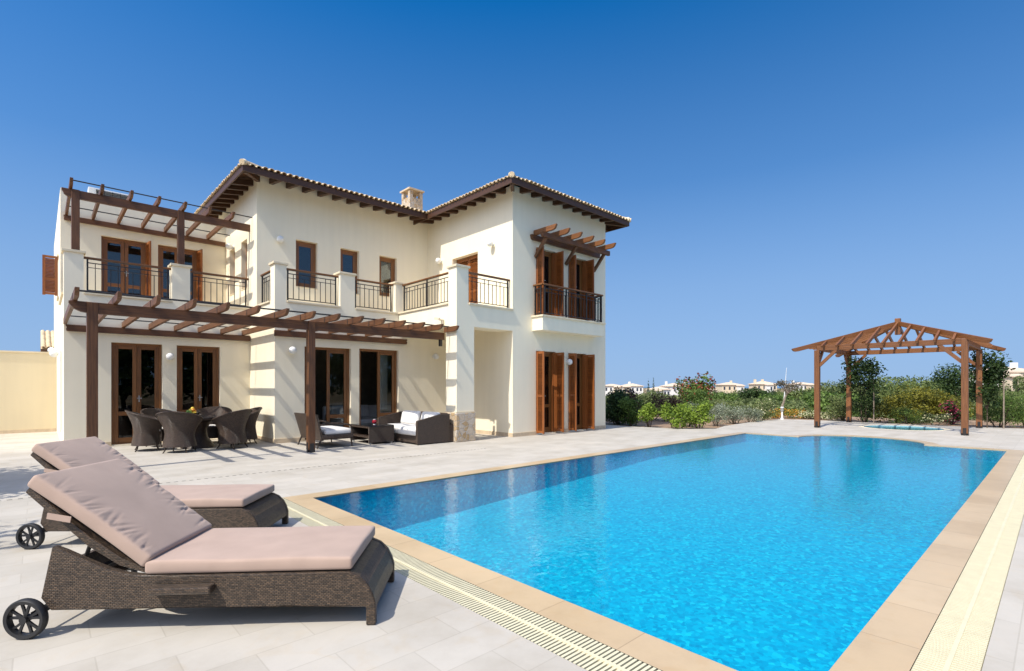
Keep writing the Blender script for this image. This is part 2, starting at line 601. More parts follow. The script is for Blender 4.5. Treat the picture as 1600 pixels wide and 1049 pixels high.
def stone_mat(name):
    m, n, out = mat(name)
    p = N(n, "ShaderNodeBsdfPrincipled"); p.inputs["Roughness"].default_value = 0.85
    tc = N(n, "ShaderNodeTexCoord")
    wn = N(n, "ShaderNodeTexNoise"); wn.inputs["Scale"].default_value = 3
    n.links.new(tc.outputs["Object"], wn.inputs["Vector"])
    mxv = N(n, "ShaderNodeMixRGB"); mxv.inputs[0].default_value = 0.12
    n.links.new(tc.outputs["Object"], mxv.inputs[1]); n.links.new(wn.outputs["Color"], mxv.inputs[2])
    vo = N(n, "ShaderNodeTexVoronoi"); vo.inputs["Scale"].default_value = 7.5
    n.links.new(mxv.outputs[0], vo.inputs["Vector"])
    ve = N(n, "ShaderNodeTexVoronoi", feature='DISTANCE_TO_EDGE'); ve.inputs["Scale"].default_value = 7.5
    n.links.new(mxv.outputs[0], ve.inputs["Vector"])
    sp = N(n, "ShaderNodeSeparateColor"); n.links.new(vo.outputs["Color"], sp.inputs[0])
    c = ramp(n, sp.outputs[0], [(0.0, (0.46, 0.32, 0.17)), (0.35, (0.54, 0.40, 0.24)), (0.65, (0.58, 0.47, 0.34)), (1.0, (0.60, 0.53, 0.44))])
    nz = N(n, "ShaderNodeTexNoise"); nz.inputs["Scale"].default_value = 18; nz.inputs["Detail"].default_value = 6
    n.links.new(tc.outputs["Object"], nz.inputs["Vector"])
    mm = N(n, "ShaderNodeMixRGB", blend_type='MULTIPLY'); mm.inputs[0].default_value = 1
    n.links.new(c, mm.inputs[1]); n.links.new(ramp(n, nz.outputs["Fac"], [(0.3, (.8, .78, .75)), (0.7, (1.1, 1.1, 1.1))]), mm.inputs[2])
    e = ramp(n, ve.outputs["Distance"], [(0.015, (0, 0, 0)), (0.07, (1, 1, 1))])
    mx = N(n, "ShaderNodeMixRGB"); n.links.new(e, mx.inputs[0]); mx.inputs[1].default_value = (0.56, 0.51, 0.44, 1); n.links.new(mm.outputs[0], mx.inputs[2])
    n.links.new(mx.outputs[0], p.inputs["Base Color"])
    b = N(n, "ShaderNodeBump"); b.inputs["Strength"].default_value = 0.8; b.inputs["Distance"].default_value = 0.02
    n.links.new(e, b.inputs["Height"]); n.links.new(b.outputs[0], p.inputs["Normal"])
    n.links.new(p.outputs[0], out.inputs[0])
    return m


def ground_mat(name):
    m, n, out = mat(name)
    p = N(n, "ShaderNodeBsdfPrincipled"); p.inputs["Roughness"].default_value = 0.95; p.inputs["Specular IOR Level"].default_value = 0.1
    tc = N(n, "ShaderNodeTexCoord")
    a = N(n, "ShaderNodeTexNoise"); a.inputs["Scale"].default_value = 0.12; a.inputs["Detail"].default_value = 9; a.inputs["Roughness"].default_value = 0.65
    n.links.new(tc.outputs["Object"], a.inputs["Vector"])
    b_ = N(n, "ShaderNodeTexNoise"); b_.inputs["Scale"].default_value = 3.5; b_.inputs["Detail"].default_value = 7
    n.links.new(tc.outputs["Object"], b_.inputs["Vector"])
    c1 = ramp(n, a.outputs["Fac"], [(0.36, (0.10, 0.10, 0.045)), (0.50, (0.26, 0.20, 0.12)), (0.66, (0.36, 0.27, 0.17))])
    mm = N(n, "ShaderNodeMixRGB", blend_type='MULTIPLY'); mm.inputs[0].default_value = 1
    n.links.new(c1, mm.inputs[1]); n.links.new(ramp(n, b_.outputs["Fac"], [(0.3, (.65, .65, .65)), (0.7, (1.15, 1.15, 1.15))]), mm.inputs[2])
    n.links.new(mm.outputs[0], p.inputs["Base Color"])
    bu = N(n, "ShaderNodeBump"); bu.inputs["Strength"].default_value = 0.6; bu.inputs["Distance"].default_value = 0.05
    n.links.new(b_.outputs["Fac"], bu.inputs["Height"]); n.links.new(bu.outputs[0], p.inputs["Normal"])
    n.links.new(p.outputs[0], out.inputs[0])
    return m


WAVE = 0.12
M_STUCCO = stucco("cream_stucco", (0.90, 0.82, 0.635))
M_STUCCO2 = stucco("boundary_stucco", (0.74, 0.64, 0.44))
M_CAP = simple("limestone_coping", (0.72, 0.62, 0.44), 0.8, 0.08, 5, 0.2, 60)
M_SKIRT = simple("skirting_stone", (0.60, 0.48, 0.33), 0.7, 0.12, 8, 0.15, 50)
M_DECK = paving("stone_paving", (0.446, 0.413, 0.358), (0.494, 0.460, 0.405), (0.415, 0.383, 0.330), 0.64, 0.28, (0.10, 0.12, 0), 0.004)
M_COPING = paving("sandstone_coping", (0.490, 0.365, 0.222), (0.550, 0.420, 0.265), (0.37, 0.27, 0.165), 0.62, 0.62, (0.16, 0.2, 0), 0.004, 0.35)
M_GRATE = simple("cream_grating", (0.66, 0.605, 0.415), 0.5, 0.05, 10)
M_TROUGH = simple("dark_trough", (0.06, 0.06, 0.045), 0.9)
M_WATER = water_mat("pool_water")
M_CAUSTIC_MOSAIC = caustic_mosaic_mat("blue_caustic_mosaic")
M_WOOD = wood("stained_pine", (0.046, 0.017, 0.0065), (0.190, 0.078, 0.027))
M_WOODD = wood("dark_rafter_wood", (0.028, 0.0115, 0.006), (0.095, 0.040, 0.017))
M_GAZ = wood("oiled_pergola_wood", (0.095, 0.034, 0.011), (0.275, 0.108, 0.034))
M_JOIN = wood("varnished_joinery", (0.095, 0.036, 0.010), (0.265, 0.108, 0.029), 0.35)
M_SHUT = wood("shutter_wood", (0.130, 0.039, 0.010), (0.32, 0.102, 0.024), 0.4)
M_GLASS = glass_mat("door_glass")
M_GLASSD = glass_mat("dark_door_glass", (0.35, 0.38, 0.38), 1.6)
M_GLASS2 = glass_mat("clear_door_glass", (0.75, 0.78, 0.77), 1.5)
M_IRON = simple("black_iron", (0.018, 0.015, 0.014), 0.45, 0.1)
M_WHITEP = simple("white_plastic", (0.80, 0.80, 0.78), 0.3, 0.02)
M_TILE = simple("clay_roof_tile", (0.64, 0.50, 0.315), 0.85, 0.22, 3.5, 0.3, 25)
M_STONE = stone_mat("rubble_stone")
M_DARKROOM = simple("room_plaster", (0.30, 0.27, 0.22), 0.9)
M_WICK = wicker("brown_wicker", (0.036, 0.023, 0.014), (0.115, 0.075, 0.046), (0.003, 0.002, 0.0015), 0.021, 0.0098)
M_WICKF = wicker("fine_brown_wicker", (0.046, 0.029, 0.020), (0.108, 0.069, 0.048), (0.014, 0.009, 0.007), 0.022, 0.009)
M_CUSH = fabric("taupe_cushion", (0.420, 0.306, 0.246))
M_WCUSH = fabric("white_cushion", (0.78, 0.76, 0.73))
M_TYRE = simple("black_rubber", (0.016, 0.016, 0.017), 0.5)
M_DGLASS = simple("smoked_table_glass", (0.02, 0.022, 0.025), 0.05, 0.05, spec=0.8)
M_CURT = fabric("white_curtain", (0.72, 0.71, 0.68))
M_GREY = simple("grey_metal", (0.35, 0.35, 0.34), 0.5)
M_SOIL = simple("garden_soil", (0.30, 0.20, 0.125), 0.95, 0.25, 3, 0.6, 15)
M_GROUND = ground_mat("dry_scrub_earth")
M_BARK = simple("pale_bark", (0.26, 0.21, 0.16), 0.9, 0.3, 12, 0.5, 30)
M_BARKD = simple("brown_bark", (0.10, 0.072, 0.05), 0.9, 0.3, 12, 0.5, 30)
M_SEA = simple("sea_water", (0.05, 0.14, 0.24), 0.25, 0.15, 0.01)
M_FARW = simple("far_white_wall", (0.80, 0.77, 0.72), 0.9, 0.03)
M_FART = simple("far_tan_wall", (0.70, 0.58, 0.42), 0.9, 0.05)
M_FARR = simple("far_roof_tile", (0.62, 0.49, 0.37), 0.9, 0.12, 0.8)
M_FARG = simple("far_window", (0.05, 0.06, 0.08), 0.2)
M_RED = simple("red_canvas", (0.62, 0.03, 0.02), 0.7)

# ------------------------------------------------------------------ plan of the house (metres)
YW, Y1, Y4 = 10.65, 13.55, 15.60          # wing/column plane, main lower wall, terrace wall
Y3, Y5 = 15.00, 18.15                     # main upper wall, terrace upper wall
XL, XI, XC, XW, XE = 0.42, 4.38, 7.94, 9.93, 14.30
YB = 20.6
FL, SILL = 3.58, 3.67
TH = 0.25

villa = thing("villa", "cream two-storey villa with tiled roofs, balconies and wooden shutters beside the pool", "house", (7.0, 13.0, 0))


def panel(mb, ax, plane, u0, u1, z0, z1, holes=(), th=TH, back=True):
    us = sorted({u0, u1} | {h[0] for h in holes} | {h[1] for h in holes})
    zs = sorted({z0, z1} | {h[2] for h in holes} | {h[3] for h in holes})

    def P(u, n, z):
        return (u, plane + n, z) if ax == 'x' else (plane + n, u, z)

    def solid(i, j):
        if i < 0 or j < 0 or i >= len(us) - 1 or j >= len(zs) - 1:
            return False
        uc = (us[i] + us[i + 1]) / 2; zc = (zs[j] + zs[j + 1]) / 2
        return not any(h[0] < uc < h[1] and h[2] < zc < h[3] for h in holes)
    for i in range(len(us) - 1):
        for j in range(len(zs) - 1):
            if not solid(i, j):
                continue
            a, b, c, d = us[i], us[i + 1], zs[j], zs[j + 1]
            for nn in (0, th):
                q = [P(a, nn, c), P(b, nn, c), P(b, nn, d), P(a, nn, d)]
                mb.face(q)
            if not solid(i - 1, j): mb.face([P(a, 0, c), P(a, th, c), P(a, th, d), P(a, 0, d)])
            if not solid(i + 1, j): mb.face([P(b, 0, c), P(b, th, c), P(b, th, d), P(b, 0, d)])
            if not solid(i, j - 1): mb.face([P(a, 0, c), P(b, 0, c), P(b, th, c), P(a, th, c)])
            if not solid(i, j + 1): mb.face([P(a, 0, d), P(b, 0, d), P(b, th, d), P(a, th, d)])


def wall(ax, plane, u0, u1, z0, z1, holes=(), th=TH, m=None):
    mb = MB(); panel(mb, ax, plane, u0, u1, z0, z1, holes, th)
    return mb.build("wall", m or M_STUCCO, villa, smooth=True, angle=20)


# openings: (u0, u1, z0, z1)
TD = [(1.28, 2.31, 0.03, 2.52), (2.62, 3.62, 0.03, 2.52)]
MD = [(5.13, 6.42, 0.03, 2.51), (6.67, 7.93, 0.03, 2.53)]
GD = [(10.88, 11.76, 0.03, 2.52), (12.35, 13.26, 0.03, 2.52)]
UD = [(10.88, 11.76, FL, 5.62), (12.35, 13.26, FL, 5.62)]
UT = [(1.27, 2.33, FL, 5.66), (2.58, 3.62, FL, 5.66)]
MW = [(5.43, 6.06, 4.33, 5.70), (6.77, 7.38, 4.33, 5.70), (8.08, 8.72, 4.38, 5.70)]
SW = [(15.89, 16.46, 4.28, 5.70), (17.13, 17.70, 4.28, 5.70)]
WD = (12.23, 13.55, FL, 5.62)

wall('x', Y4, XL, XI, 0, FL, TD)                                        # terrace, ground floor
wall('y', XL, Y4 + TH, 26, 0, FL)                                       # left side below
wall('x', Y5, XL, XI, FL, 6.76, UT)                                     # terrace, upper floor
wall('y', XL, Y5 + TH, 26, FL, 6.76)
wall('y', XI, Y1 + TH, Y4, 0, FL)                                       # main block, left return below
wall('x', Y1, XI, XW, 0, FL, MD)                                        # main block, ground floor
wall('x', Y3, XI, XW, FL, 7.32, MW)                                     # main block, upper floor
wall('y', XI, Y3 + TH, YB, FL, 7.25, SW)                                # main block, left return above
wall('y', XW, YW + TH, Y3, FL, 7.22, [WD])                              # wing, left side above
wall('y', XW, YW + TH, Y1, 0, FL)                                       # wing, left side below
wall('x', YW, XW, XE, 0, 7.22, GD + UD)                                 # wing, pool side
wall('y', XE - TH, YW + TH, YB, 0, 7.22)                                # right side
wall('x', YB, XI, XE, 0, 7.22)                                          # rear
wall('x', YW, XC + 0.58, XW, 3.04, SILL - 0.05, th=0.58)                # beam over the passage
wall('y', XC, YW + 0.47, Y1, 3.04, SILL - 0.05, th=0.30)                # side beam over the passage
wall('x', Y1, XI, XC, FL, SILL - 0.05, th=0.30)                         # main balcony upstand
wall('y', XI, Y1 + 0.30, Y3, FL, SILL - 0.05, th=0.25)
wall('x', Y4, XL, XI, FL, SILL - 0.05, th=0.30)                         # terrace upstand
wall('y', XL, Y4 + 0.30, Y5, FL, SILL - 0.05, th=0.25)

mb = MB()
mb.box(XL + .01, XI - .01, Y4 + .26, 26, FL - 0.22, FL - 0.004)
mb.box(XI + .01, XE - .26, Y1 + .26, YB - .01, FL - 0.22, FL - 0.008)
mb.box(XC + .01, XW + .2, YW + .02, Y1 + .25, FL - 0.34, FL - 0.012)
mb.box(XW + .26, XE - .26, YW + .26, Y1 + .25, FL - 0.22, FL - 0.008)
mb.build("balcony_floor", M_STUCCO, villa)
mb = MB()
mb.box(XL + .01, XI - .01, Y5 + .26, 25.9, 6.42, 6.60)
mb.build("flat_roof", M_STUCCO, villa)
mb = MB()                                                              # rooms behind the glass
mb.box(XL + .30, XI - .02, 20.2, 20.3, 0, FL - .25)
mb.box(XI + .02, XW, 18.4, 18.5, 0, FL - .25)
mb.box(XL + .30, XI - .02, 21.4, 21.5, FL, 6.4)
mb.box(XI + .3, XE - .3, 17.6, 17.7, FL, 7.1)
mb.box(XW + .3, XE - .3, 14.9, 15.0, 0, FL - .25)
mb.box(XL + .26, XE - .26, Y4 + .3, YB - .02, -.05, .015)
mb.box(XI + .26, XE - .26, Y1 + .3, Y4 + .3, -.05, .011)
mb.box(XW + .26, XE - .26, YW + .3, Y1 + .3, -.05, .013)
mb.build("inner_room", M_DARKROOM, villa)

# parapet sills
def sill(ax, plane, u0, u1, th, z=SILL):
    mb = MB()
    if ax == 'x': mb.box(u0, u1, plane - .04, plane + th + .03, z - .05, z)
    else: mb.box(plane - .04, plane + th + .03, u0, u1, z - .05, z)
    return mb.build("sill", M_CAP, villa, bevel=.006)


sill('x', Y4, 0.78, 2.51, .30); sill('x', Y4, 2.93, XI, .30)
sill('x', Y1, 4.68, 6.10, .30); sill('x', Y1, 6.55, XC - .03, .30)
sill('y', XI, Y1 + .34, Y3, .25)
sill('y', XC, YW + .36, Y1 + .3, .30)
sill('x', YW, XC + .40, XW, .40)
sill('y', XL, Y4 + .36, Y5, .25)

# pillars of the balconies
def pillar(x0, x1, y0, y1, z0=SILL - .05, z1=4.57):
    mb = MB(); mb.box(x0, x1, y0, y1, z0, z1)
    p = mb.build("pillar", M_STUCCO, villa)
    mb = MB(); mb.box(x0 - .04, x1 + .04, y0 - .04, y1 + .04, z1, z1 + .06)
    mb.build("pillar_cap", M_CAP, p, bevel=.008)
    return p


pillar(XL, .77, Y4, Y4 + .36)
pillar(2.52, 2.92, Y4, Y4 + .36)
pillar(XI, 4.67, Y1, Y1 + .33)
pillar(6.11, 6.54, Y1, Y1 + .33)
pillar(7.82, 8.24, Y1 - .02, Y1 + .33, z1=4.53)
pillar(XC, 8.33, YW, YW + .36)
# the free column under the balcony corner with its stone foot
mb = MB(); mb.box(XC, XC + .58, YW, YW + .47, .78, SILL - .05)
colm = mb.build("column", M_STUCCO, villa)
mb = MB(); mb.box(XC - .035, XC + .61, YW - .035, YW + .505, 0, .76)
o = mb.build("stone_base", M_STONE, colm, bevel=.02)
mb = MB(); mb.box(XC - .02, XC + .60, YW - .02, YW + .49, .76, .79)
mb.build("base_cap", M_CAP, colm)

# skirting
for a, b, c, d in ((XL, TD[0][0], Y4 - .02, Y4), (TD[0][1], TD[1][0], Y4 - .02, Y4), (TD[1][1], XI - .021, Y4 - .02, Y4),
                   (XI - .02, XI, Y1 - .02, Y4), (XI, MD[0][0], Y1 - .02, Y1), (MD[0][1], MD[1][0], Y1 - .02, Y1), (MD[1][1], XW - .021, Y1 - .02, Y1),
                   (XW - .02, XW, YW - .02, Y1), (XW, GD[0][0], YW - .02, YW), (GD[0][1], GD[1][0], YW - .02, YW), (GD[1][1], XE, YW - .02, YW)):
    mb = MB(); mb.box(a, b, c, d, 0, .11); mb.build("skirting", M_SKIRT, villa)


# ---------------------------------------------------------------- doors and windows
def mapper(ax, plane):
    if ax == 'x':
        return lambda u, n, z: (u, plane + n, z)
    return lambda u, n, z: (plane + n, u, z)


def fbox(mb, T, u0, u1, n0, n1, z0, z1):
    a = T(u0, n0, z0); b = T(u1, n1, z1)
    mb.box(a[0], b[0], a[1], b[1], a[2], b[2])


def leaf(parent, T, u0, u1, z0, z1, n, mid=None, pane=None, handle=None, name="door_leaf"):
    """glazed leaf; the pane is its sub-part"""
    s, t = .085, .05
    mb = MB()
    fbox(mb, T, u0, u0 + s, n, n + t, z0, z1)
    fbox(mb, T, u1 - s, u1, n, n + t, z0, z1)
    fbox(mb, T, u0 + s, u1 - s, n + .003, n + t - .003, z1 - s, z1)
    fbox(mb, T, u0 + s, u1 - s, n + .003, n + t - .003, z0, z0 + s * 1.5)
    if mid:
        fbox(mb, T, u0 + s, u1 - s, n + .003, n + t - .003, mid - .05, mid + .05)
    o = mb.build(name, M_JOIN, parent, bevel=.006)
    mb = MB()
    fbox(mb, T, u0 + s, u1 - s, n + .02, n + .028, z0 + s * 1.5, z1 - s)
    mb.build("pane", pane or M_GLASS, o)
    if handle:
        mb = MB()
        fbox(mb, T, handle - .012, handle + .012, n - .012, n, 1.0 + z0, 1.16 + z0)
        fbox(mb, T, handle - .05, handle + .05, n - .045, n - .028, 1.085 + z0, 1.105 + z0)
        fbox(mb, T, handle - .01, handle + .01, n - .03, n - .012, 1.085 + z0, 1.105 + z0)
        mb.build("handle", M_GREY, o)
    return o


def frame(T, op, n=.10, t=.09, w=.065, name="door", bottom=True, label=None):
    u0, u1, z0, z1 = op
    mb = MB()
    fbox(mb, T, u0, u0 + w, n, n + t, z0, z1)
    fbox(mb, T, u1 - w, u1, n, n + t, z0, z1)
    fbox(mb, T, u0 + w, u1 - w, n + .002, n + t - .002, z1 - w, z1)
    if bottom:
        fbox(mb, T, u0 + w, u1 - w, n + .002, n + t - .002, z0, z0 + w * .5)
    o = mb.build(name, M_JOIN, villa, bevel=.006)
    if label: o['label'] = label
    return o


def double_door(ax, plane, op, mid=None, pane=None, open_left=False, n=.10):
    T = mapper(ax, plane)
    u0, u1, z0, z1 = op
    f = frame(T, op, n)
    c = (u0 + u1) / 2
    if open_left:          # left leaf folded back into the room
        T2 = mapper('y', u0 + .07) if ax == 'x' else T
        leaf(f, T2, plane + n + .05, plane + n + .05 + (c - u0 - .06), z0 + .03, z1 - .07, 0.0, mid, pane)
    else:
        leaf(f, T, u0 + .062, c - .004, z0 + .03, z1 - .062, n + .02, mid, pane)
    leaf(f, T, c + .004, u1 - .062, z0 + .03, z1 - .062, n + .02, mid, pane, handle=None if open_left else c + .045)
    return f


double_door('x', Y4, TD[0], .78, M_GLASSD)
double_door('x', Y4, TD[1], .78, M_GLASSD)
double_door('x', Y1, MD[0], .62, M_GLASS2, open_left=True)
double_door('x', Y1, MD[1], .62, M_GLASS2, open_left=True)
for op in GD: double_door('x', YW, op, .85, M_GLASSD, n=.13)
for op in UD: double_door('x', YW, op, FL + .85, M_GLASSD, n=.13)
for op in UT: double_door('x', Y5, op, FL + .75, M_GLASS)


def window(ax, plane, op, n=.13):
    T = mapper(ax, plane)
    f = frame(T, op, n, .07, .06, "window")
    u0, u1, z0, z1 = op
    leaf(f, T, u0 + .055, u1 - .055, z0 + .028, z1 - .055, n + .012, None, M_GLASS, name="sash")
    mb = MB()
    fbox(mb, T, u0 + .005, u1 - .005, -.015, n - .004, z0 - .002, z0 + .018)
    mb.build("window_sill", M_CAP, f)
    return f


for op in MW: window('x', Y3, op)
for op in SW: window('y', XI, op)
# pale curtain behind the right upper window
mb = MB()
P = [[(8.14 + .5 * k / 40, Y3 + .32 + .02 * math.sin(k * 1.7), z) for k in range(41)] for z in (4.4, 5.6)]
mb.grid(P); mb.build("curtain", M_CURT, villa, smooth=True)
mb = MB()
P = [[(7.50 + .26 * k / 30 + (0.08 if z < 2 else 0) * (-1 if k < 10 else 0) * (1 - k / 10), Y1 + .36 + .025 * math.sin(k * 1.5), z) for k in range(31)] for z in (0.75, 1.6, 2.42)]
mb.grid(P); mb.build("curtain", M_CURT, villa, smooth=True)


def shutter(p, d, wd, z0, z1, mid=True, slat_n=None, parent=None, name="shutter"):
    """louvred shutter standing from p along unit direction d"""
    p = Vector(p); d = Vector(d).normalized(); up = Vector((0, 0, 1)); nn = d.cross(up)
    mb = MB()
    s, t = .065, .035
    for a in (s / 2, wd - s / 2):
        mb.bar(p + d * a + up * z0, p + d * a + up * z1, t, s, d)
    zs = [z0 + s / 2 + .02, z1 - s / 2] + ([(z0 + z1) / 2 - .1] if mid else [])
    for z in zs:
        mb.bar(p + d * s + up * z, p + d * (wd - s) + up * z, t - .006, s)
    z = z0 + s + .045
    while z < z1 - s - .008:
        if all(abs(z - q) > .026 for q in zs):
            mb.bar(p + d * s + up * z, p + d * (wd - s) + up * z, .007, .048, up + nn * .75)
        z += .04
    return mb.build(name, M_SHUT, parent or villa)


for (u0, u1, z0, z1), pr in ((GD[0], .36), (GD[1], .36), (UD[0], .34), (UD[1], .34)):
    shutter((u0 + .02, YW - .012, 0), (0.0, -1, 0), pr - .05, z0 + .02, z1 - .03)
    shutter((u1 - .02, YW - .012, 0), (0.0, -1, 0), pr - .02, z0 + .02, z1 - .03)
    shutter((u1 - .06, YW + .11, 0), (0.25, -1, 0), .14, z0 + .02, z1 - .03, False)
for (u0, u1, z0, z1) in UT:
    shutter((u1 - .03, Y5 + .02, 0), (0.12, -1, 0), .40, z0 + .03, z1 - .03)
# closed louvred double door of the wing balcony, and the side window's open shutter
T = mapper('y', XW)
fr = frame(T, WD, .17, .07, .06)
c = (WD[0] + WD[1]) / 2
for a, b in ((WD[0] + .06, c - .003), (c + .003, WD[1] - .06)):
    shutter((XW + .19, a, 0), (0, 1, 0), b - a, FL + .04, WD[3] - .065, parent=fr)
shutter((XL - .02, 19.6, 0), (-1, -.02, 0), .33, 4.05, 5.18)
mb = MB(); mb.box(XL - .035, XL - .005, 19.62, 20.4, 4.0, 4.05); mb.box(XL - .035, XL - .005, 19.62, 20.4, 5.2, 5.25)
mb.build("window_surround", M_CAP, villa)

# ---------------------------------------------------------------- wall lamps (globe on a short arm)
def wall_lamp(ax, plane, u, z, r=.095):
    T = mapper(ax, plane)
    mb = MB()
    mb.cyl(T(u, -.002, z), T(u, -.03, z), .06, n=16)
    mb.cyl(T(u, -.03, z), T(u, -.07, z), .025, n=10)
    o = mb.build("wall_lamp", M_WHITEP, villa, smooth=True)
    mb = MB(); mb.sphere(T(u, -.13, z), r, 18, 12)
    mb.build("lamp_globe", M_WHITEP, o, smooth=True, angle=0)


for a in (('x', Y4, 2.46, 2.21), ('x', Y1, 4.78, 2.38), ('x', Y1, 9.20, 2.40), ('x', YW, 12.27, 2.22), ('x', Y3, 4.96, 5.58),
          ('y', XW, 14.17, 5.66), ('y', XW, 11.50, 5.69), ('y', XI, 17.25, 5.72), ('y', XL, 21.5, 2.58), ('y', XL, 18.2, 2.32)):
    wall_lamp(*a)
mb = MB()
mb.tube([(XL - .04, 17.0, 2.35), (XL - .04, 17.0, 0.3)], .022); mb.tube([(XL - .04, 16.4, 2.30), (XL - .04, 16.4, .4)], .022)
mb.build("downpipe", M_WHITEP, villa, smooth=True)
mb = MB()                                                             # little camera under the wing balcony
mb.bar((XC - .01, 11.22, 3.22), (XC - .14, 11.22, 3.22), .035, .035); mb.bar((XC - .14, 11.22, 3.24), (XC - .16, 11.40, 3.27), .06, .06)
mb.bar((XC - .05, 11.22, 3.22), (XC - .05, 11.22, 3.02), .05, .05)
mb.build("security_camera", M_CAP, villa)


# ---------------------------------------------------------------- railings
def railing(p0, p1, zt=4.52, zb=SILL, mid_posts=(), overhang=.04, name="railing"):
    p0 = Vector((p0[0], p0[1], 0)); p1 = Vector((p1[0], p1[1], 0))
    d = p1 - p0; L = d.length; d.normalize()
    Z = Vector((0, 0, 1))
    mb = MB()
    r = .011
    ends = [.07, L - .07]
    for a in list(ends) + [L * m for m in mid_posts]:
        mb.bar(p0 + d * a + Z * (zb - .02), p0 + d * a + Z * (zt - .04), .033, .033, d)
    for z, t in ((zt - .13, .022), (zt - .24, .014), (zb + .07, .022)):
        mb.bar(p0 + d * ends[0] + Z * z, p0 + d * ends[1] + Z * z, .014, t)
    mb.bar(p0 + d * .0 + Z * (zt - .045), p0 + d * L + Z * (zt - .045), .03, .008)
    n = max(2, int(round((ends[1] - ends[0]) / .150)))
    for k in range(1, n):
        a = ends[0] + (ends[1] - ends[0]) * k / n
        top = zt - .13 if (k % 3) else zt - .245
        mb.bar(p0 + d * a + Z * (zb + .07), p0 + d * a + Z * top, .015, .015, d)
    o = mb.build(name, M_IRON, villa)
    mb = MB()
    mb.bar(p0 - d * 0 + Z * (zt - .016), p1 + Z * (zt - .016), .065, .045)
    mb.build("handrail", M_JOIN, o, bevel=.01)
    return o


railing((.775, Y4 + .13), (2.515, Y4 + .13)); railing((2.925, Y4 + .13), (XI - .01, Y4 + .13))
railing((4.675, Y1 + .13), (6.105, Y1 + .13)); railing((6.545, Y1 + .13), (7.815, Y1 + .13))
railing((XI + .12, Y3 - .01), (XI + .12, Y1 + .34))
railing((XC + .13, Y1 - .03), (XC + .13, YW + .37), mid_posts=(.52,))
railing((8.34, YW + .13), (XW - .01, YW + .13))
railing((XL + .1, Y5 - .01), (XL + .1, Y4 + .37))
# small balcony on the pool side of the wing
mb = MB(); mb.box(10.72, 13.66, 10.22, YW - .002, 3.10, 3.49)
jb = mb.build("small_balcony", M_STUCCO, villa)
mb = MB(); mb.box(10.68, 13.70, 10.18, YW - .002, 3.49, 3.54)
mb.build("balcony_edge", M_CAP, jb, bevel=.006)
JT, JB = 4.46, 3.54
railing((10.77, 10.25), (13.61, 10.25), JT, JB, mid_posts=(.36, .70))
railing((10.77, YW - .01), (10.77, 10.27), JT, JB)
railing((13.61, YW - .01), (13.61, 10.27), JT, JB)


# ---------------------------------------------------------------- roofs
def tile_strips(mb, p0, p1, inward, slope, lenfn, z0, over=.05):
    p0 = Vector(p0); p1 = Vector(p1)
    d = (p1 - p0); L = d.length; d.normalize()
    inn = Vector(inward)
    pitch, r = .158, .068
    n = int(L / pitch)
    off = (L - n * pitch) / 2
    for k in range(n + 1):
        u = off + k * pitch
        ln = lenfn(u)
        if ln <= .02: ln = .02
        jit = random.uniform(-.012, .012)
        for a, b, lift in ([(0.0, ln, 0.0)] if ln < .5 else [(0.0, .42, .022), (.40, ln, 0.0)]):
            row0, row1 = [], []
            for s in range(6):
                t = math.pi * s / 5
                off_v = d * (-math.cos(t) * r) + Vector((0, 0, math.sin(t) * r * .85))
                q0 = p0 + d * (u) + inn * (a - (over if a == 0 else 0) + jit) + Vector((0, 0, z0 + (a - (over if a == 0 else 0)) * slope + lift))
                q1 = p0 + d * (u) + inn * b + Vector((0, 0, z0 + b * slope + lift * .4))
                row0.append(q0 + off_v); row1.append(q1 + off_v)
            mb.grid([row0, row1])
            if a == 0:
                rr = [q0 + d * (-math.cos(math.pi * s / 5) * (r - .016)) + Vector((0, 0, math.sin(math.pi * s / 5) * (r - .016) * .85)) for s in range(6)]
                mb.grid([row0, rr])
        # pan tile between the barrels, a shallow trough
        u2 = u + pitch / 2
        if k < n:
            ln2 = max(.02, lenfn(u2))
            row0 = []; row1 = []
            for s in range(4):
                t = math.pi * s / 3
                ov = d * (-math.cos(t) * .042) + Vector((0, 0, .028 - math.sin(t) * .028))
                row0.append(p0 + d * u2 - inn * (over * .8) + Vector((0, 0, z0 - over * slope)) + ov)
                row1.append(p0 + d * u2 + inn * ln2 + Vector((0, 0, z0 + ln2 * slope)) + ov)
            mb.grid([row0, row1])


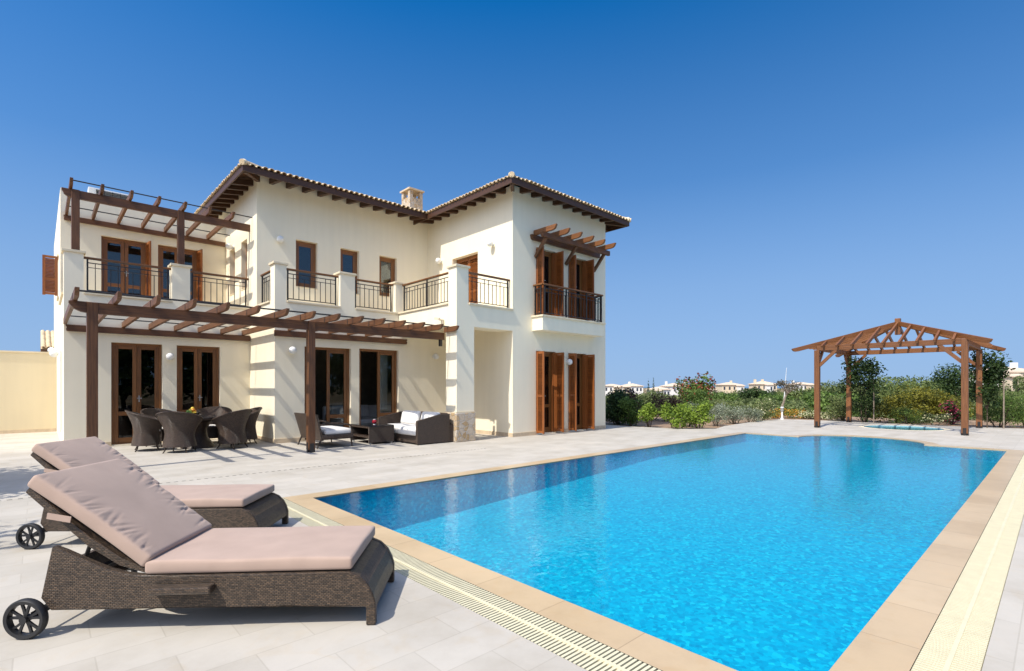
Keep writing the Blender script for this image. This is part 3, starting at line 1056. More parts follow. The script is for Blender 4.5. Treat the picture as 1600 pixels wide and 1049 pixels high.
def hip_roof(x0, x1, y0, y1, ze, slope, sides, tails, cut=None):
    """sides: which eaves are tiled ('f','l','r','b'); returns roof part"""
    hd = min(x1 - x0, y1 - y0) / 2
    mb = MB()
    if 'f' in sides: tile_strips(mb, (x0, y0, 0), (x1, y0, 0), (0, 1, 0), slope, lambda u: min(u, x1 - x0 - u, hd), ze)
    if 'b' in sides: tile_strips(mb, (x1, y1, 0), (x0, y1, 0), (0, -1, 0), slope, lambda u: min(u, x1 - x0 - u, hd), ze)
    if 'l' in sides: tile_strips(mb, (x0, y1, 0), (x0, y0, 0), (1, 0, 0), slope, lambda u: min(u if 'b' in sides else 9, y1 - y0 - u, hd), ze)
    if 'r' in sides: tile_strips(mb, (x1, y0, 0), (x1, y1, 0), (-1, 0, 0), slope, lambda u: min(u, (y1 - y0 - u) if 'b' in sides else 9, hd), ze)
    # hip caps
    if 'f' in sides:
        for cx, sx in ((x0, 1), (x1, -1)):
            pts = [Vector((cx - sx * .03, y0 - .03, ze + .03)), Vector((cx + sx * hd, y0 + hd, ze + hd * slope + .05))]
            mb.tube(pts, [.075, .075], 10)
    roof = mb.build("roof", M_TILE, villa, recalc=True)
    for cx in (x0 + .04, x1 - .04):
        mb = MB()
        mb.sphere((cx, y0 + .04, ze + .06), .095, 14, 8, .85)
        mb.build("hip_end_mortar", M_CAP, roof, smooth=True)
    # boarding (seen from below)
    mb = MB()
    e = .012
    zt = ze - e; zr = ze + hd * slope - e
    if x1 - x0 <= y1 - y0:
        yb = (y1 - hd) if 'b' in sides else y1
        a, b = ((x0 + x1) / 2, y0 + hd, zr), ((x0 + x1) / 2, yb, zr)
        mb.face([(x0, y0, zt), (x1, y0, zt), a])
        mb.face([(x1, y0, zt), (x1, y1, zt), b, a])
        mb.face([(x0, y1, zt), (x0, y0, zt), a, b])
        if 'b' in sides: mb.face([(x1, y1, zt), (x0, y1, zt), b])
    else:
        a, b = (x0 + hd, (y0 + y1) / 2, zr), (x1 - hd, (y0 + y1) / 2, zr)
        mb.face([(x0, y0, zt), (x1, y0, zt), b, a]); mb.face([(x1, y1, zt), (x0, y1, zt), a, b])
        mb.face([(x0, y1, zt), (x0, y0, zt), a]); mb.face([(x1, y0, zt), (x1, y1, zt), b])
    mb.build("eave_boarding", M_WOODD, roof)
    # fascia
    mb = MB()
    f0, f1 = ze - .17, ze - .012
    if 'f' in sides: mb.box(x0, x1 if cut is None else cut, y0, y0 + .035, f0, f1)
    if 'l' in sides: mb.box(x0, x0 + .035, y0 + .036, y1 if 'b' in sides else y1 - .0, f0 - .002, f1 - .001)
    if 'r' in sides: mb.box(x1 - .035, x1, y0 + .036, y1, f0 - .001, f1 - .002)
    mb.build("fascia", M_WOODD, roof)
    # rafter tails, each its own sub-part
    for (p, q) in tails:
        mb = MB(); mb.bar(p, q, .10, .15)
        mb.build("rafter_tail", M_WOODD, roof)
    return roof


ZE, SL = 7.13, 0.30
tails = []
def tail(xo, yo, dx, dy, n0, n1):
    """rafter end from just inside the fascia (n0) to the wall (n1), measured inwards"""
    return ((xo + dx * n0, yo + dy * n0, ZE - .10 + n0 * SL * .55), (xo + dx * n1, yo + dy * n1, ZE - .10 + n1 * SL * .55))
for k in range(9):
    y = 10.98 + k * .46
    tails.append(tail(9.35, y, 1, 0, .04, .62))
for k in range(9):
    x = 10.25 + k * .47
    tails.append(tail(x, 10.07, 0, 1, .04, .62))
for k in range(8): tails.append(tail(14.88, 10.98 + k * .46, -1, 0, .04, .62))
tails.append(((9.42, 10.14, ZE - .11), (9.95, 10.67, ZE - .02)))
tails.append(((14.81, 10.14, ZE - .11), (14.28, 10.67, ZE - .02)))
hip_roof(9.35, 14.88, 10.07, 17.4, ZE, SL, 'flr', tails)
tails = []
for k in range(12):
    x = 4.75 + k * .45
    if x < 9.5: tails.append(tail(x, 14.16, 0, 1, .04, .88))
for k in range(10): tails.append(tail(3.80, 15.35 + k * .47, 1, 0, .04, .62))
tails.append(((3.88, 14.24, ZE - .11), (4.40, 14.95, ZE - .0)))
hip_roof(3.80, 14.84, 14.16, 21.2, ZE - .006, SL, 'flb', tails, cut=9.34)

# chimney
mb = MB()
mb.box(10.38, 10.96, 16.9, 17.5, 7.6, 8.72)
for a, b in ((10.38, 16.9), (10.82, 16.9), (10.38, 17.36), (10.82, 17.36)): mb.box(a, a + .14, b, b + .14, 8.72, 9.0)
ch = mb.build("chimney", M_STONE, villa)
mb = MB(); mb.box(10.33, 11.01, 16.85, 17.55, 9.0, 9.06)
mb.build("chimney_cap", M_SKIRT, ch)

# ---------------------------------------------------------------- pergolas on the house
def tipped(mb, p0, p1, w_, h, tip=.16, cham=True):
    """beam whose far end (p1) is cut to a rounded nose underneath"""
    p0 = Vector(p0); p1 = Vector(p1)
    d = (p1 - p0); L = d.length; d.normalize()
    s = d.cross(Vector((0, 0, 1))).normalized()
    pr = [(0, -h / 2), (L - tip, -h / 2), (L - tip * .55, -h * .40), (L - tip * .22, -h * .16), (L - .02, h * .14), (L, h * .30), (L, h / 2), (0, h / 2)]
    mb.prism(pr, lambda a, b, e: p0 + d * a + Vector((0, 0, b)) + s * e, -w_ / 2, w_ / 2)
    # grain along the beam
    for k in range(len(mb.f)):
        pass


def uv_along(mb, start, d):
    d = Vector(d)
    r = random.random() * 10
    for k in range(start, len(mb.f)):
        pts = [Vector(mb.v[i]) for i in mb.f[k]]
        s = d.cross(Vector((0, 0, 1)))
        mb.uv[k] = [(p.dot(d) + r, p.z + p.dot(s)) for p in pts]


terr = thing("terrace_pergola", "long brown wooden pergola over the ground-floor terrace, standing on two tall posts", "pergola", (4.2, 12.5, 0))
def post(parent, x0, x1, y0, y1, z0, z1, m, shoe=True):
    mb = MB(); mb.box(x0, x1, y0, y1, z0, z1)
    p = mb.build("post", m, parent, bevel=.008)
    if shoe:
        mb = MB(); mb.box(x0 - .006, x1 + .006, y0 + .04, y1 - .04, z0 - .06, z0 + .16); mb.box(x0 + .03, x1 - .03, y0 - .006, y1 + .006, z0 - .06, z0 + .14)
        mb.build("post_shoe", M_IRON, p)
    return p


post(terr, .59, .74, 11.15, 11.30, .06, 2.875, M_WOOD)
post(terr, 4.31, 4.46, 11.15, 11.30, .06, 2.875, M_WOOD)
def beam(parent, p0, p1, w_, h, m, name="beam", tip=.2):
    mb = MB(); tipped(mb, p0, p1, w_, h, tip); uv_along(mb, 0, (Vector(p1) - Vector(p0)).normalized())
    return mb.build(name, m, parent, bevel=.005)


beam(terr, (7.93, 11.225, 2.785), (.36, 11.225, 2.785), .11, .19, M_WOOD, tip=.28)
beam(terr, (XI - .02, Y4 - .05, 2.80), (.45, Y4 - .05, 2.80), .09, .15, M_WOOD, "ledger", .02)
beam(terr, (4.36, Y1 - .05, 2.80), (8.18, Y1 - .05, 2.80), .09, .15, M_WOOD, "ledger", .02)
RX = [.44 + .535 * k for k in range(15)]; RX[-1] = 7.885
for k, x in enumerate(RX):
    yb = Y4 - .02 if x < XI - .03 else Y1 - .02
    if k == 14: yb = YW + .45
    beam(terr, (x, yb, 2.945), (x, 10.50, 2.945), .06, .135, M_WOOD, "rafter", .2)
mb = MB(); mb.cyl((RX[0], 10.93, 3.02), (RX[-1] + .02, 10.93, 3.02), .016, n=8); mb.build("rod", M_IRON, terr)
mb = MB(); mb.cyl((RX[0], 15.0, 3.02), (RX[7], 15.0, 3.02), .013, n=8); mb.build("rod", M_IRON, terr)
mb = MB(); mb.cyl((RX[8], 13.1, 3.02), (RX[-2], 13.1, 3.02), .013, n=8); mb.build("rod", M_IRON, terr)
for x in RX[:-1]:
    mb = MB(); mb.box(x + .031, x + .036, 11.19, 11.215, 2.80, 3.0); mb.box(x - .036, x - .031, 11.19, 11.215, 2.80, 3.0)
    mb.build("bracket", M_IRON, terr)
mb = MB(); mb.box(7.80, 7.87, 11.19, 11.26, 2.52, 2.70); mb.build("hanger", M_IRON, terr)

upp = thing("balcony_pergola", "brown wooden pergola over the left upper balcony, its posts on the balcony pillars", "pergola", (2.4, 16.5, 4.6))
post(upp, .55, .70, 15.56, 15.71, 4.63, 6.03, M_WOOD, False)
post(upp, 2.64, 2.79, 15.56, 15.71, 4.63, 6.03, M_WOOD, False)
beam(upp, (XI + .06, 15.635, 5.93), (.38, 15.635, 5.93), .10, .19, M_WOOD, tip=.2)
beam(upp, (XI - .03, Y5 - .05, 5.965), (.48, Y5 - .05, 5.965), .09, .13, M_WOOD, "ledger", .02)
UX = [.54 + .553 * k for k in range(8)]
for x in UX:
    beam(upp, (x, Y5 - .02, 6.10), (x, 15.18, 6.10), .06, .14, M_WOOD, "rafter", .2)
for y in (15.40, 17.7):
    mb = MB(); mb.cyl((UX[0], y, 6.18), (UX[-1], y, 6.18), .015, n=8); mb.build("rod", M_IRON, upp)

cano = thing("window_canopy", "short wooden slatted canopy on struts above the small upper balcony", "canopy", (12.3, 10.4, 5.9))
beam(cano, (13.88, 10.19, 5.86), (10.62, 10.19, 5.86), .09, .15, M_WOOD, tip=.1)
beam(cano, (13.88, YW - .05, 5.86), (10.62, YW - .05, 5.86), .09, .15, M_WOOD, "ledger", .1)
for k in range(6):
    x = 10.80 + k * .565
    beam(cano, (x, YW - .01, 6.01), (x, 9.74, 6.01), .07, .15, M_GAZ, "rafter", .18)
for x in (10.84, 12.21, 13.62):
    mb = MB(); mb.bar((x, YW - .02, 5.30), (x, 10.20, 5.80), .085, .085)
    mb.build("strut", M_WOOD, cano, bevel=.005)

# air conditioner on the flat roof
ac = thing("air_conditioner", "white air conditioner box with dark grille on the flat roof at left", "air conditioner", (1.55, 19.4, 6.6))
mb = MB(); mb.box(1.06, 2.05, 19.4, 19.8, 6.70, 7.32); mb.build("casing", M_WHITEP, ac, bevel=.015)
mb = MB()
for k in range(14): mb.box(1.24, 2.0, 19.37, 19.398, 6.76 + k * .038, 6.775 + k * .038)
for k in range(5): mb.box(1.24 + k * .187, 1.252 + k * .187, 19.36, 19.37, 6.75, 7.28)
mb.build("grille", M_IRON, ac)
mb = MB(); mb.box(1.12, 1.2, 19.45, 19.75, 6.60, 6.70); mb.box(1.9, 1.98, 19.45, 19.75, 6.60, 6.70); mb.build("foot", M_GREY, ac)

# boundary wall and the neighbouring roof behind it
mb = MB(); mb.box(-14, XL - .01, 22.0, 22.25, 0, 2.50)
bw = mb.build("boundary_wall", M_STUCCO2); tag(bw, "long plain cream boundary wall left of the villa", "wall")
mb = MB(); mb.box(-14, XL - .01, 21.97, 22.28, 2.50, 2.55); mb.build("wall_coping", M_CAP, bw)
mb = MB(); mb.box(-14, XL - .01, 21.98, 22.0, 0, .10); mb.build("skirting", M_SKIRT, bw)
gar = thing("outbuilding", "small outbuilding with tiled eave peeping over the boundary wall", "outbuilding", (2, 28, 0))
mb = MB(); mb.box(.35, 5, 26.4, 31, 0, 2.8); mb.build("wall", M_STUCCO, gar)
mb = MB()
mb.face([(.05, 26.0, 2.86), (5.4, 26.0, 2.86), (5.4, 28.7, 3.7), (.05, 28.7, 3.7)]); mb.face([(.05, 28.7, 3.7), (5.4, 28.7, 3.7), (5.4, 31.4, 2.86), (.05, 31.4, 2.86)])
tile_strips(mb, (.05, 26.0, 0), (5.4, 26.0, 0), (0, 1, 0), .31, lambda u: 2.7, 2.9)
r_ = mb.build("roof", M_TILE, gar)
mb = MB(); mb.box(.05, 5.4, 26.0, 26.04, 2.72, 2.855); mb.build("fascia", M_WOODD, r_)
# sofa seen inside through the open door
ins = thing("indoor_sofa", "pale sofa inside the room behind the right open terrace door", "sofa", (7.2, 15.2, 0))
mb = MB(); mb.box(6.6, 8.6, 14.9, 15.8, .10, .42); mb.build("seat", M_WCUSH, ins, bevel=.05)
mb = MB(); mb.box(6.6, 8.6, 15.81, 16.0, .10, .82); mb.build("backrest", M_WCUSH, ins, bevel=.05)
for a in (6.6, 8.45):
    mb = MB(); mb.box(a, a + .15, 14.92, 15.80, .421, .60); mb.build("armrest", M_WCUSH, ins, bevel=.04)
for a in (6.8, 7.25, 7.7):
    mb = MB(); mb.bar((a + .2, 15.7, .43), (a + .2, 15.78, .84), .40, .12, (0, 1, 0)); mb.build("cushion", M_WCUSH, ins, bevel=.05)

# ---------------------------------------------------------------- pool, deck
PX0, PY0, PY1 = 2.61, 0.80, 6.62
def water_outline(o=0.0):
    pts = [(PX0 - o, PY0 - o)]
    n = 26
    cx, cy, r = 16.05, 3.70, 1.42 + o
    a0 = math.asin(min(1, 1.0))
    pts.append((16.05 + o, PY0 - o))
    pts.append((16.05 + o, cy - r - .15))
    for k in range(n + 1):
        t = -math.pi / 2 + math.pi * k / n
        pts.append((cx + o * .0 + max(o, r * math.cos(t)), cy + r * math.sin(t)))
    pts.append((16.05 + o, cy + r + .15))
    pts.append((16.05 + o, PY1 + o))
    pts.append((PX0 - o, PY1 + o))
    return pts


WZ = -0.012
wat = water_outline(0)
DEP, DEPF = -.66, -.27
mb = MB(); mb.face([(x, y, WZ) for x, y in wat])
tag(mb.build("pool_water", M_WATER, recalc=False), "clear bright blue water of the large swimming pool", "water", kind="structure")
BEN = -.16                                       # shallow curved bench at the far end
mb = MB()
e_ = .004
PROF = [(PX0 - e_, DEP), (3.6, DEP), (11.0, DEPF), (16.05 + e_, DEPF)]         # the floor rises towards the far end
for (xa, za), (xb, zb) in zip(PROF[:-1], PROF[1:]):
    mb.face([(xa, PY0 - e_, za), (xb, PY0 - e_, zb), (xb, PY1 + e_, zb), (xa, PY1 + e_, za)])
    for y in (PY0 - e_, PY1 + e_):
        mb.face([(xa, y, za), (xb, y, zb), (xb, y, -.004), (xa, y, -.004)])
mb.face([(PX0 - e_, PY0 - e_, DEP), (PX0 - e_, PY1 + e_, DEP), (PX0 - e_, PY1 + e_, -.004), (PX0 - e_, PY0 - e_, -.004)])
mb.face([(16.05 + e_, 3.7 - 1.42, BEN)] + [(16.05 + max(e_, (1.42 + e_) * math.cos(t)), 3.7 + (1.42 + e_) * math.sin(t), BEN) for t in np.linspace(-math.pi / 2, math.pi / 2, 28)] + [(16.05 + e_, 3.7 + 1.42, BEN)])
bs = water_outline(e_)
for i in range(len(bs)):
    a, b = bs[i], bs[(i + 1) % len(bs)]
    if abs(a[1] - b[1]) < 1e-6 and abs(a[0] - b[0]) > 2 or max(a[0], b[0]) < 16: continue
    zb = BEN if (a[0] > 16.06 or b[0] > 16.06) else DEPF
    mb.face([(a[0], a[1], zb), (b[0], b[1], zb), (b[0], b[1], -.004), (a[0], a[1], -.004)])
mb.face([(16.05 + e_, 3.7 - 1.42, DEPF), (16.05 + e_, 3.7 + 1.42, DEPF), (16.05 + e_, 3.7 + 1.42, BEN), (16.05 + e_, 3.7 - 1.42, BEN)])
tag(mb.build("pool_basin", M_CAUSTIC_MOSAIC), "blue mosaic basin of the swimming pool, with caustic light speckle painted into the tiles", "pool", kind="structure")
# coping ring
oc = water_outline(.28); ic = water_outline(0.0)
mb = MB()
for i in range(len(ic)):
    j = (i + 1) % len(ic)
    mb.face([(*ic[i], 0), (*ic[j], 0), (*oc[j], 0), (*oc[i], 0)])
    mb.face([(*ic[i], 0), (*ic[j], 0), (*ic[j], -.02), (*ic[i], -.02)])
tag(mb.build("pool_coping", M_COPING), "beige sandstone coping round the swimming pool", "coping", kind="structure")
# overflow gratings: real slats over a dark trough
GX0, GX1, GY0, GY1 = 2.05, PX0 - .28, .27, PY0 - .28
def grating(label, boxes):
    t = thing("overflow_grating", label, "grating", (GX0, GY0, 0), "cream overflow gratings along the pool")
    for (x0, x1, y0, y1, ax) in boxes:
        mb = MB()
        pitch, wd = .0285, .0165
        if ax == 'y':      # channel runs along y, slats along x
            k = y0
            while k < y1 - wd:
                mb.bar((x0 + .004, k + wd / 2, -.010), ((x0 + x1) / 2 - .011, k + wd / 2, -.010), wd, .02)
                mb.bar(((x0 + x1) / 2 + .011, k + wd / 2, -.010), (x1 - .004, k + wd / 2, -.010), wd, .02)
                k += pitch
            mb.bar(((x0 + x1) / 2, y0, -.007), ((x0 + x1) / 2, y1, -.007), .022, .02)
        else:
            k = x0
            while k < x1 - wd:
                mb.bar((k + wd / 2, y0 + .004, -.010), (k + wd / 2, (y0 + y1) / 2 - .011, -.010), wd, .02)
                mb.bar((k + wd / 2, (y0 + y1) / 2 + .011, -.010), (k + wd / 2, y1 - .004, -.010), wd, .02)
                k += pitch
            mb.bar((x0, (y0 + y1) / 2, -.007), (x1, (y0 + y1) / 2, -.007), .022, .02)
        mb.build("slats", M_GRATE, t)
        mb = MB()
        mb.face([(x0, y0, -.07), (x1, y0, -.07), (x1, y1, -.07), (x0, y1, -.07)])
        mb.face([(x0, y0, -.07), (x0, y1, -.07), (x0, y1, 0), (x0, y0, 0)]); mb.face([(x1, y0, -.07), (x1, y1, -.07), (x1, y1, 0), (x1, y0, 0)])
        mb.face([(x0, y0, -.07), (x1, y0, -.07), (x1, y0, 0), (x0, y0, 0)]); mb.face([(x0, y1, -.07), (x1, y1, -.07), (x1, y1, 0), (x0, y1, 0)])
        mb.build("trough", M_TROUGH, t)


grating("cream slatted overflow grating at the pool's near end, beside the loungers", [(GX0, GX1, GY0, PY1 + .28, 'y')])
grating("cream slatted overflow grating along the right long side of the pool", [(GX1, 16.33, GY0, GY1, 'x')])

# the deck, with holes for pool, grating and spa
SPA = (22.2, 3.75, 1.12)
n_ = 40
spa_o = [(SPA[0] + (SPA[2] + .16) * math.cos(2 * math.pi * k / n_), SPA[1] + (SPA[2] + .16) * math.sin(2 * math.pi * k / n_)) for k in range(n_)]
spa_i = [(SPA[0] + SPA[2] * math.cos(2 * math.pi * k / n_), SPA[1] + SPA[2] * math.sin(2 * math.pi * k / n_)) for k in range(n_)]
oc2 = list(oc)
hole = [(GX0, GY0), (16.33, GY0)] + oc2[1:-1] + [(PX0 - .28, PY1 + .28), (GX0, PY1 + .28)]
deck_out = [(-12, -14), (25.2, -14), (24.75, .8), (24.3, 3.0), (24.55, 6.0), (24.4, 7.4), (23.9, 8.45), (21.5, 8.55), (18.4, 8.35), (17.0, 8.0), (16.2, 8.6), (16.0, 9.4), (15.7, 10.4), (15.7, 24), (-12, 24)]
polys = [[Vector((x, y, 0)) for x, y in q] for q in (deck_out, hole, spa_o)]
tris = tessellate_polygon(polys)
flat = [p for q in polys for p in q]
mb = MB()
for t in tris:
    mb.face([flat[i] for i in t])
for i in range(len(deck_out)):
    a, b = deck_out[i], deck_out[(i + 1) % len(deck_out)]
    mb.face([(*a, 0), (*b, 0), (*b, -.3), (*a, -.3)])
dk = mb.build("deck", M_DECK, smooth=False)
tag(dk, "pale stone paved deck around the pool", "paving", kind="structure")
spa = thing("spa_pool", "small round sunken spa pool with pale rim under the free-standing pergola", "spa", (SPA[0], SPA[1], 0))
mb = MB()
for i in range(n_):
    j = (i + 1) % n_
    mb.face([(*spa_i[i], .0), (*spa_i[j], .0), (*spa_o[j], .0), (*spa_o[i], .0)])
mb.build("rim", M_CAP, spa)
mb = MB()
mb.face([(*p, -.6) for p in spa_i])
for i in range(n_):
    j = (i + 1) % n_
    mb.face([(*spa_i[i], -.6), (*spa_i[j], -.6), (*spa_i[j], 0), (*spa_i[i], 0)])
mb.build("tub", simple("pale_spa_tile", (0.30, 0.52, 0.60), 0.5, 0.15, 30), spa)
mb = MB(); mb.face([(*p, -.03) for p in spa_i]); mb.build("water", M_WATER, spa, recalc=False)
# slot drain on the terrace
mb = MB()
k = -1.2
while k < 7.6:
    mb.box(k, k + .05, 9.12, 9.135, .0015, .003); k += .10
sd = mb.build("slot_drain", M_TROUGH); tag(sd, "thin dotted slot drain across the terrace paving", "drain")
for (x, y) in ((7.0, 8.6), (9.1, 9.6)): pass

# ---------------------------------------------------------------- ground, sea
mb = MB()
def hz(x, y):
    d = x * FWD.x + y * FWD.y
    s = 0.0
    if d > 17: s = -(min(d, 120) - 17) * 0.042
    if d > 120: s -= (min(d, 400) - 120) * .012
    return s - .12
gx = [-3000, -600, -120, -40, -14] + list(np.arange(-8, 60, 2.0)) + [70, 90, 120, 160, 220, 300, 450, 700, 1200, 2600]
gy = gx
rows = [[(x, y, hz(x, y) + (0.18 * math.sin(x * .21 + 1.3) * math.sin(y * .17) if (x * FWD.x + y * FWD.y) > 30 and abs(x) < 500 and abs(y) < 500 else 0)) for x in gx] for y in gy]
def inpool(x, y): return -3 < x < 26 and -3 < y < 10
b0 = 0
mb.grid(rows)
keep = []
for f in mb.f:
    cx = sum(mb.v[i][0] for i in f) / 4; cy = sum(mb.v[i][1] for i in f) / 4
    keep.append(not (1 < cx < 19 and -1 < cy < 8) and not (20 < cx < 24 and 2 < cy < 6))
mb.uv = [u for u, k in zip(mb.uv, keep) if k]; mb.f = [f for f, k in zip(mb.f, keep) if k]
gr = mb.build("ground", M_GROUND, smooth=True, angle=0); tag(gr, "dry scrubby ground falling away towards the sea", "ground", kind="structure")
mb = MB(); mb.face([(-40000, -40000, -32), (40000, -40000, -32), (40000, 40000, -32), (-40000, 40000, -32)])
tag(mb.build("sea", M_SEA), "distant blue sea at the horizon", "sea", kind="structure")


# ---------------------------------------------------------------- soft cushions
def cushion_mb(L, W, T_, fn, r=.03, nx=40, ny=24, puff=.015, disp=None):
    """rounded slab: local a in 0..L, b in 0..W, c in 0..T_; fn maps to 3d; disp(a, b) lifts the top"""
    mb = MB()
    def ax(n, l):
        e = [0, .15, .35, .6, 1.0]
        q = [r * t for t in e]
        mid = list(np.linspace(r, l - r, n))[1:-1]
        return q + mid + [l - r * t for t in reversed(e)]
    A, B = ax(nx, L), ax(ny, W)
    h = Vector((L / 2, W / 2, T_ / 2))
    def rp(a, b, c):
        p = Vector((a, b, c)) - h
        q = Vector([max(-(h[i] - r), min(h[i] - r, p[i])) for i in range(3)])
        d = p - q
        if d.length > 1e-9: d = d.normalized() * r
        x = q + d + h
        u = min(a, L - a) / (L / 2); v = min(b, W - b) / (W / 2)
        k = (1 - (1 - u) ** 3) * (1 - (1 - v) ** 3)
        sg = 1 if c > T_ / 2 else -1
        z = x.z + (sg * puff * k if abs(c - T_ / 2) > T_ * .45 else 0)
        if disp and sg > 0 and abs(c - T_ / 2) > T_ * .45: z += disp(a, b)
        return fn(x.x, x.y, z)
    mb.grid([[rp(a, b, T_) for b in B] for a in A])
    mb.grid([[rp(a, b, 0) for b in B] for a in A])
    Cs = [0, .3 * r, r, T_ / 2, T_ - r, T_ - .3 * r, T_]
    mb.grid([[rp(a, 0, c) for c in Cs] for a in A]); mb.grid([[rp(a, W, c) for c in Cs] for a in A])
    mb.grid([[rp(0, b, c) for c in Cs] for b in B]); mb.grid([[rp(L, b, c) for c in Cs] for b in B])
    return mb


# ---------------------------------------------------------------- sun loungers (local: x along, y across, z up)
def make_lounger():
    t = thing("sun_lounger", "brown woven sun lounger with taupe cushions, the nearest to the camera", "sun lounger", group="wicker sun loungers by the pool")
    Wd = .72
    side = [(.14, .145), (.085, .22), (.147, .52), (.215, .492), (.29, .455), (.375, .415), (.463, .378), (.56, .350), (.656, .338), (.85, .334), (1.3, .333), (1.84, .330),
            (1.905, .300), (1.955, .250), (1.985, .190), (2.0, .135), (2.0, .0), (1.942, .0), (1.942, .112), (1.5, .128), (.93, .137)]
    for y0, y1 in ((0, .045), (Wd - .045, Wd)):
        mb = MB(); mb.prism(side, lambda a, b, e: (a, e, b), y0, y1)
        mb.build("side_panel", M_WICK, t, bevel=.010)
    prof = [(.66, .335), (1.2, .332), (1.835, .328), (1.90, .299), (1.95, .249), (1.98, .190), (1.995, .135), (1.995, .095), (1.965, .095), (1.95, .19), (1.92, .245), (1.87, .285), (1.82, .302), (.66, .305)]
    mb = MB(); mb.prism(prof, lambda a, b, e: (a, e, b), .046, Wd - .046)
    mb.build("seat_frame", M_WICK, t)
    # rear cross panel
    mb = MB(); mb.prism([(.115, .16), (.10, .22), (.15, .40), (.18, .40), (.135, .22), (.15, .16)], lambda a, b, e: (a, e, b), .046, Wd - .046)
    mb.build("cross_panel", M_WICK, t)
    bp = [(.66, .335), (.50, .388), (.32, .508), (.15, .665), (-.025, .832), (.0, .864), (.165, .708), (.335, .560), (.52, .430), (.66, .365)]
    mb = MB(); mb.prism(bp, lambda a, b, e: (a, e, b), .03, Wd - .03)
    mb.build("backrest", M_WICK, t, bevel=.008)
    mb = MB(); mb.tube([(.30, .10, .53), (.22, .10, .30)], .012); mb.tube([(.30, Wd - .1, .53), (.22, Wd - .1, .30)], .012); mb.tube([(.22, .09, .30), (.22, Wd - .09, .30)], .012)
    mb.build("support_bar", M_IRON, t)
    for y in (-.034, Wd + .034):
        mb = MB(); mb.box(.714, 1.066, y - .034, y + .034, .240, .286)
        mb.build("handle", M_WICK, t, bevel=.012)
    for y in (-.026, Wd + .026):
        mb = MB()
        R = .115
        prof_t = [(R - .026, -.020), (R - .008, -.022), (R, -.012), (R, .012), (R - .008, .022), (R - .026, .020), (R - .03, 0), (R - .026, -.020)]
        mb.lathe(prof_t, (.028, y, R), 40, 'y')
        wh = mb.build("wheel", M_TYRE, t, smooth=True)
        mb = MB()
        for k in range(5):
            for da in (-.17, .17):
                a0 = 2 * math.pi * k / 5 + .3 + da * .55; a1 = 2 * math.pi * k / 5 + .3 + da * 1.6
                q = [Vector((.028 + math.cos(a0) * .018, y, R + math.sin(a0) * .018)), Vector((.028 + math.cos((a0 * .4 + a1 * .6)) * .055, y, R + math.sin((a0 * .4 + a1 * .6)) * .055)), Vector((.028 + math.cos(a1 * .9 + a0 * .1) * (R - .022), y, R + math.sin(a1 * .9 + a0 * .1) * (R - .022)))]
                mb.bar(q[0], q[1], .014, .010, (0, 1, 0)); mb.bar(q[1], q[2], .014, .010, (0, 1, 0))
        mb.cyl((.028, y - .024, R), (.028, y + .024, R), .020, n=16)
        mb.build("spokes", M_TYRE, wh)
    mb = MB(); mb.cyl((.028, -.03, .115), (.028, Wd + .03, .115), .010, n=10); mb.bar((.028, .03, .115), (.14, .03, .18), .03, .04); mb.bar((.028, Wd - .03, .115), (.14, Wd - .03, .18), .03, .04)
    mb.build("axle", M_TYRE, t)
    rng = random.Random(3)
    # seat cushion
    mb = cushion_mb(1.205, Wd - .005, .080, lambda a, b, c: (.655 + a, b + .002, .340 + c), .020, 30, 20, .006,
                    lambda a, b: .0025 * math.sin(a * 9 + b * 5) * math.sin(b * 7 + 1))
    mb.build("seat_cushion", M_CUSH, t, smooth=True, angle=0)
    # back cushion with gathers along both long edges
    L = .80
    p0 = Vector((.650, 0, .374)); p1 = Vector((-.008, 0, .874))
    d = (p1 - p0); L = d.length; d.normalize(); nv = Vector((d.z * -1, 0, d.x)) * -1
    if nv.z < 0: nv = -nv
    ks = [(rng.uniform(.05, L - .05), rng.uniform(.06, .22), rng.uniform(-.9, .9), rng.uniform(.003, .008) * rng.choice((1, 1, -.5)), rng.choice((0, 1)), rng.uniform(.007, .015)) for _ in range(86)]
    def wr(a, b):
        z = 0
        for (ca, ln, sk, am, sd, wdt) in ks:
            e = b if sd == 0 else (Wd - b)
            if e > ln: continue
            c = ca + sk * e * .45
            g = (a - c) / wdt
            if abs(g) < 3: z += 1.0 * am * math.exp(-g * g) * (1 - e / ln) * min(1, e / .05) * -1
        z += .0025 * math.sin(a * 11 + b * 2.5) * math.sin(b * 4.4)
        # buttons' pull between the two halves
        return z
    mb = cushion_mb(L, Wd - .005, .085, lambda a, b, c: tuple(p0 + d * (a + .0) + nv * (c - .0 + .010 * math.sin(math.pi * a / L)) + Vector((0, b + .002, 0))), .022, 120, 60, .007, wr)
    mb.build("back_cushion", M_CUSH, t, smooth=True, angle=0)
    q = p0 + d * (L * .60)
    for y in (-.004, Wd + .004):
        mb = MB(); mb.bar(q + Vector((0, y, 0)), q + Vector((-.13, y, .025)), .004, .035, (0, 0, 1))
        mb.build("tie_strap", M_CUSH, t)
    return t


lo = make_lounger()
l2 = copy_tree(lo)
lo.location = (-.06, 4.08, 0); lo.rotation_euler = (0, 0, math.radians(-39.0))
l2.location = (-.06, 6.28, 0); l2.rotation_euler = (0, 0, math.radians(-39.6))
l2['label'] = "brown woven sun lounger with taupe cushions, behind the nearest one"


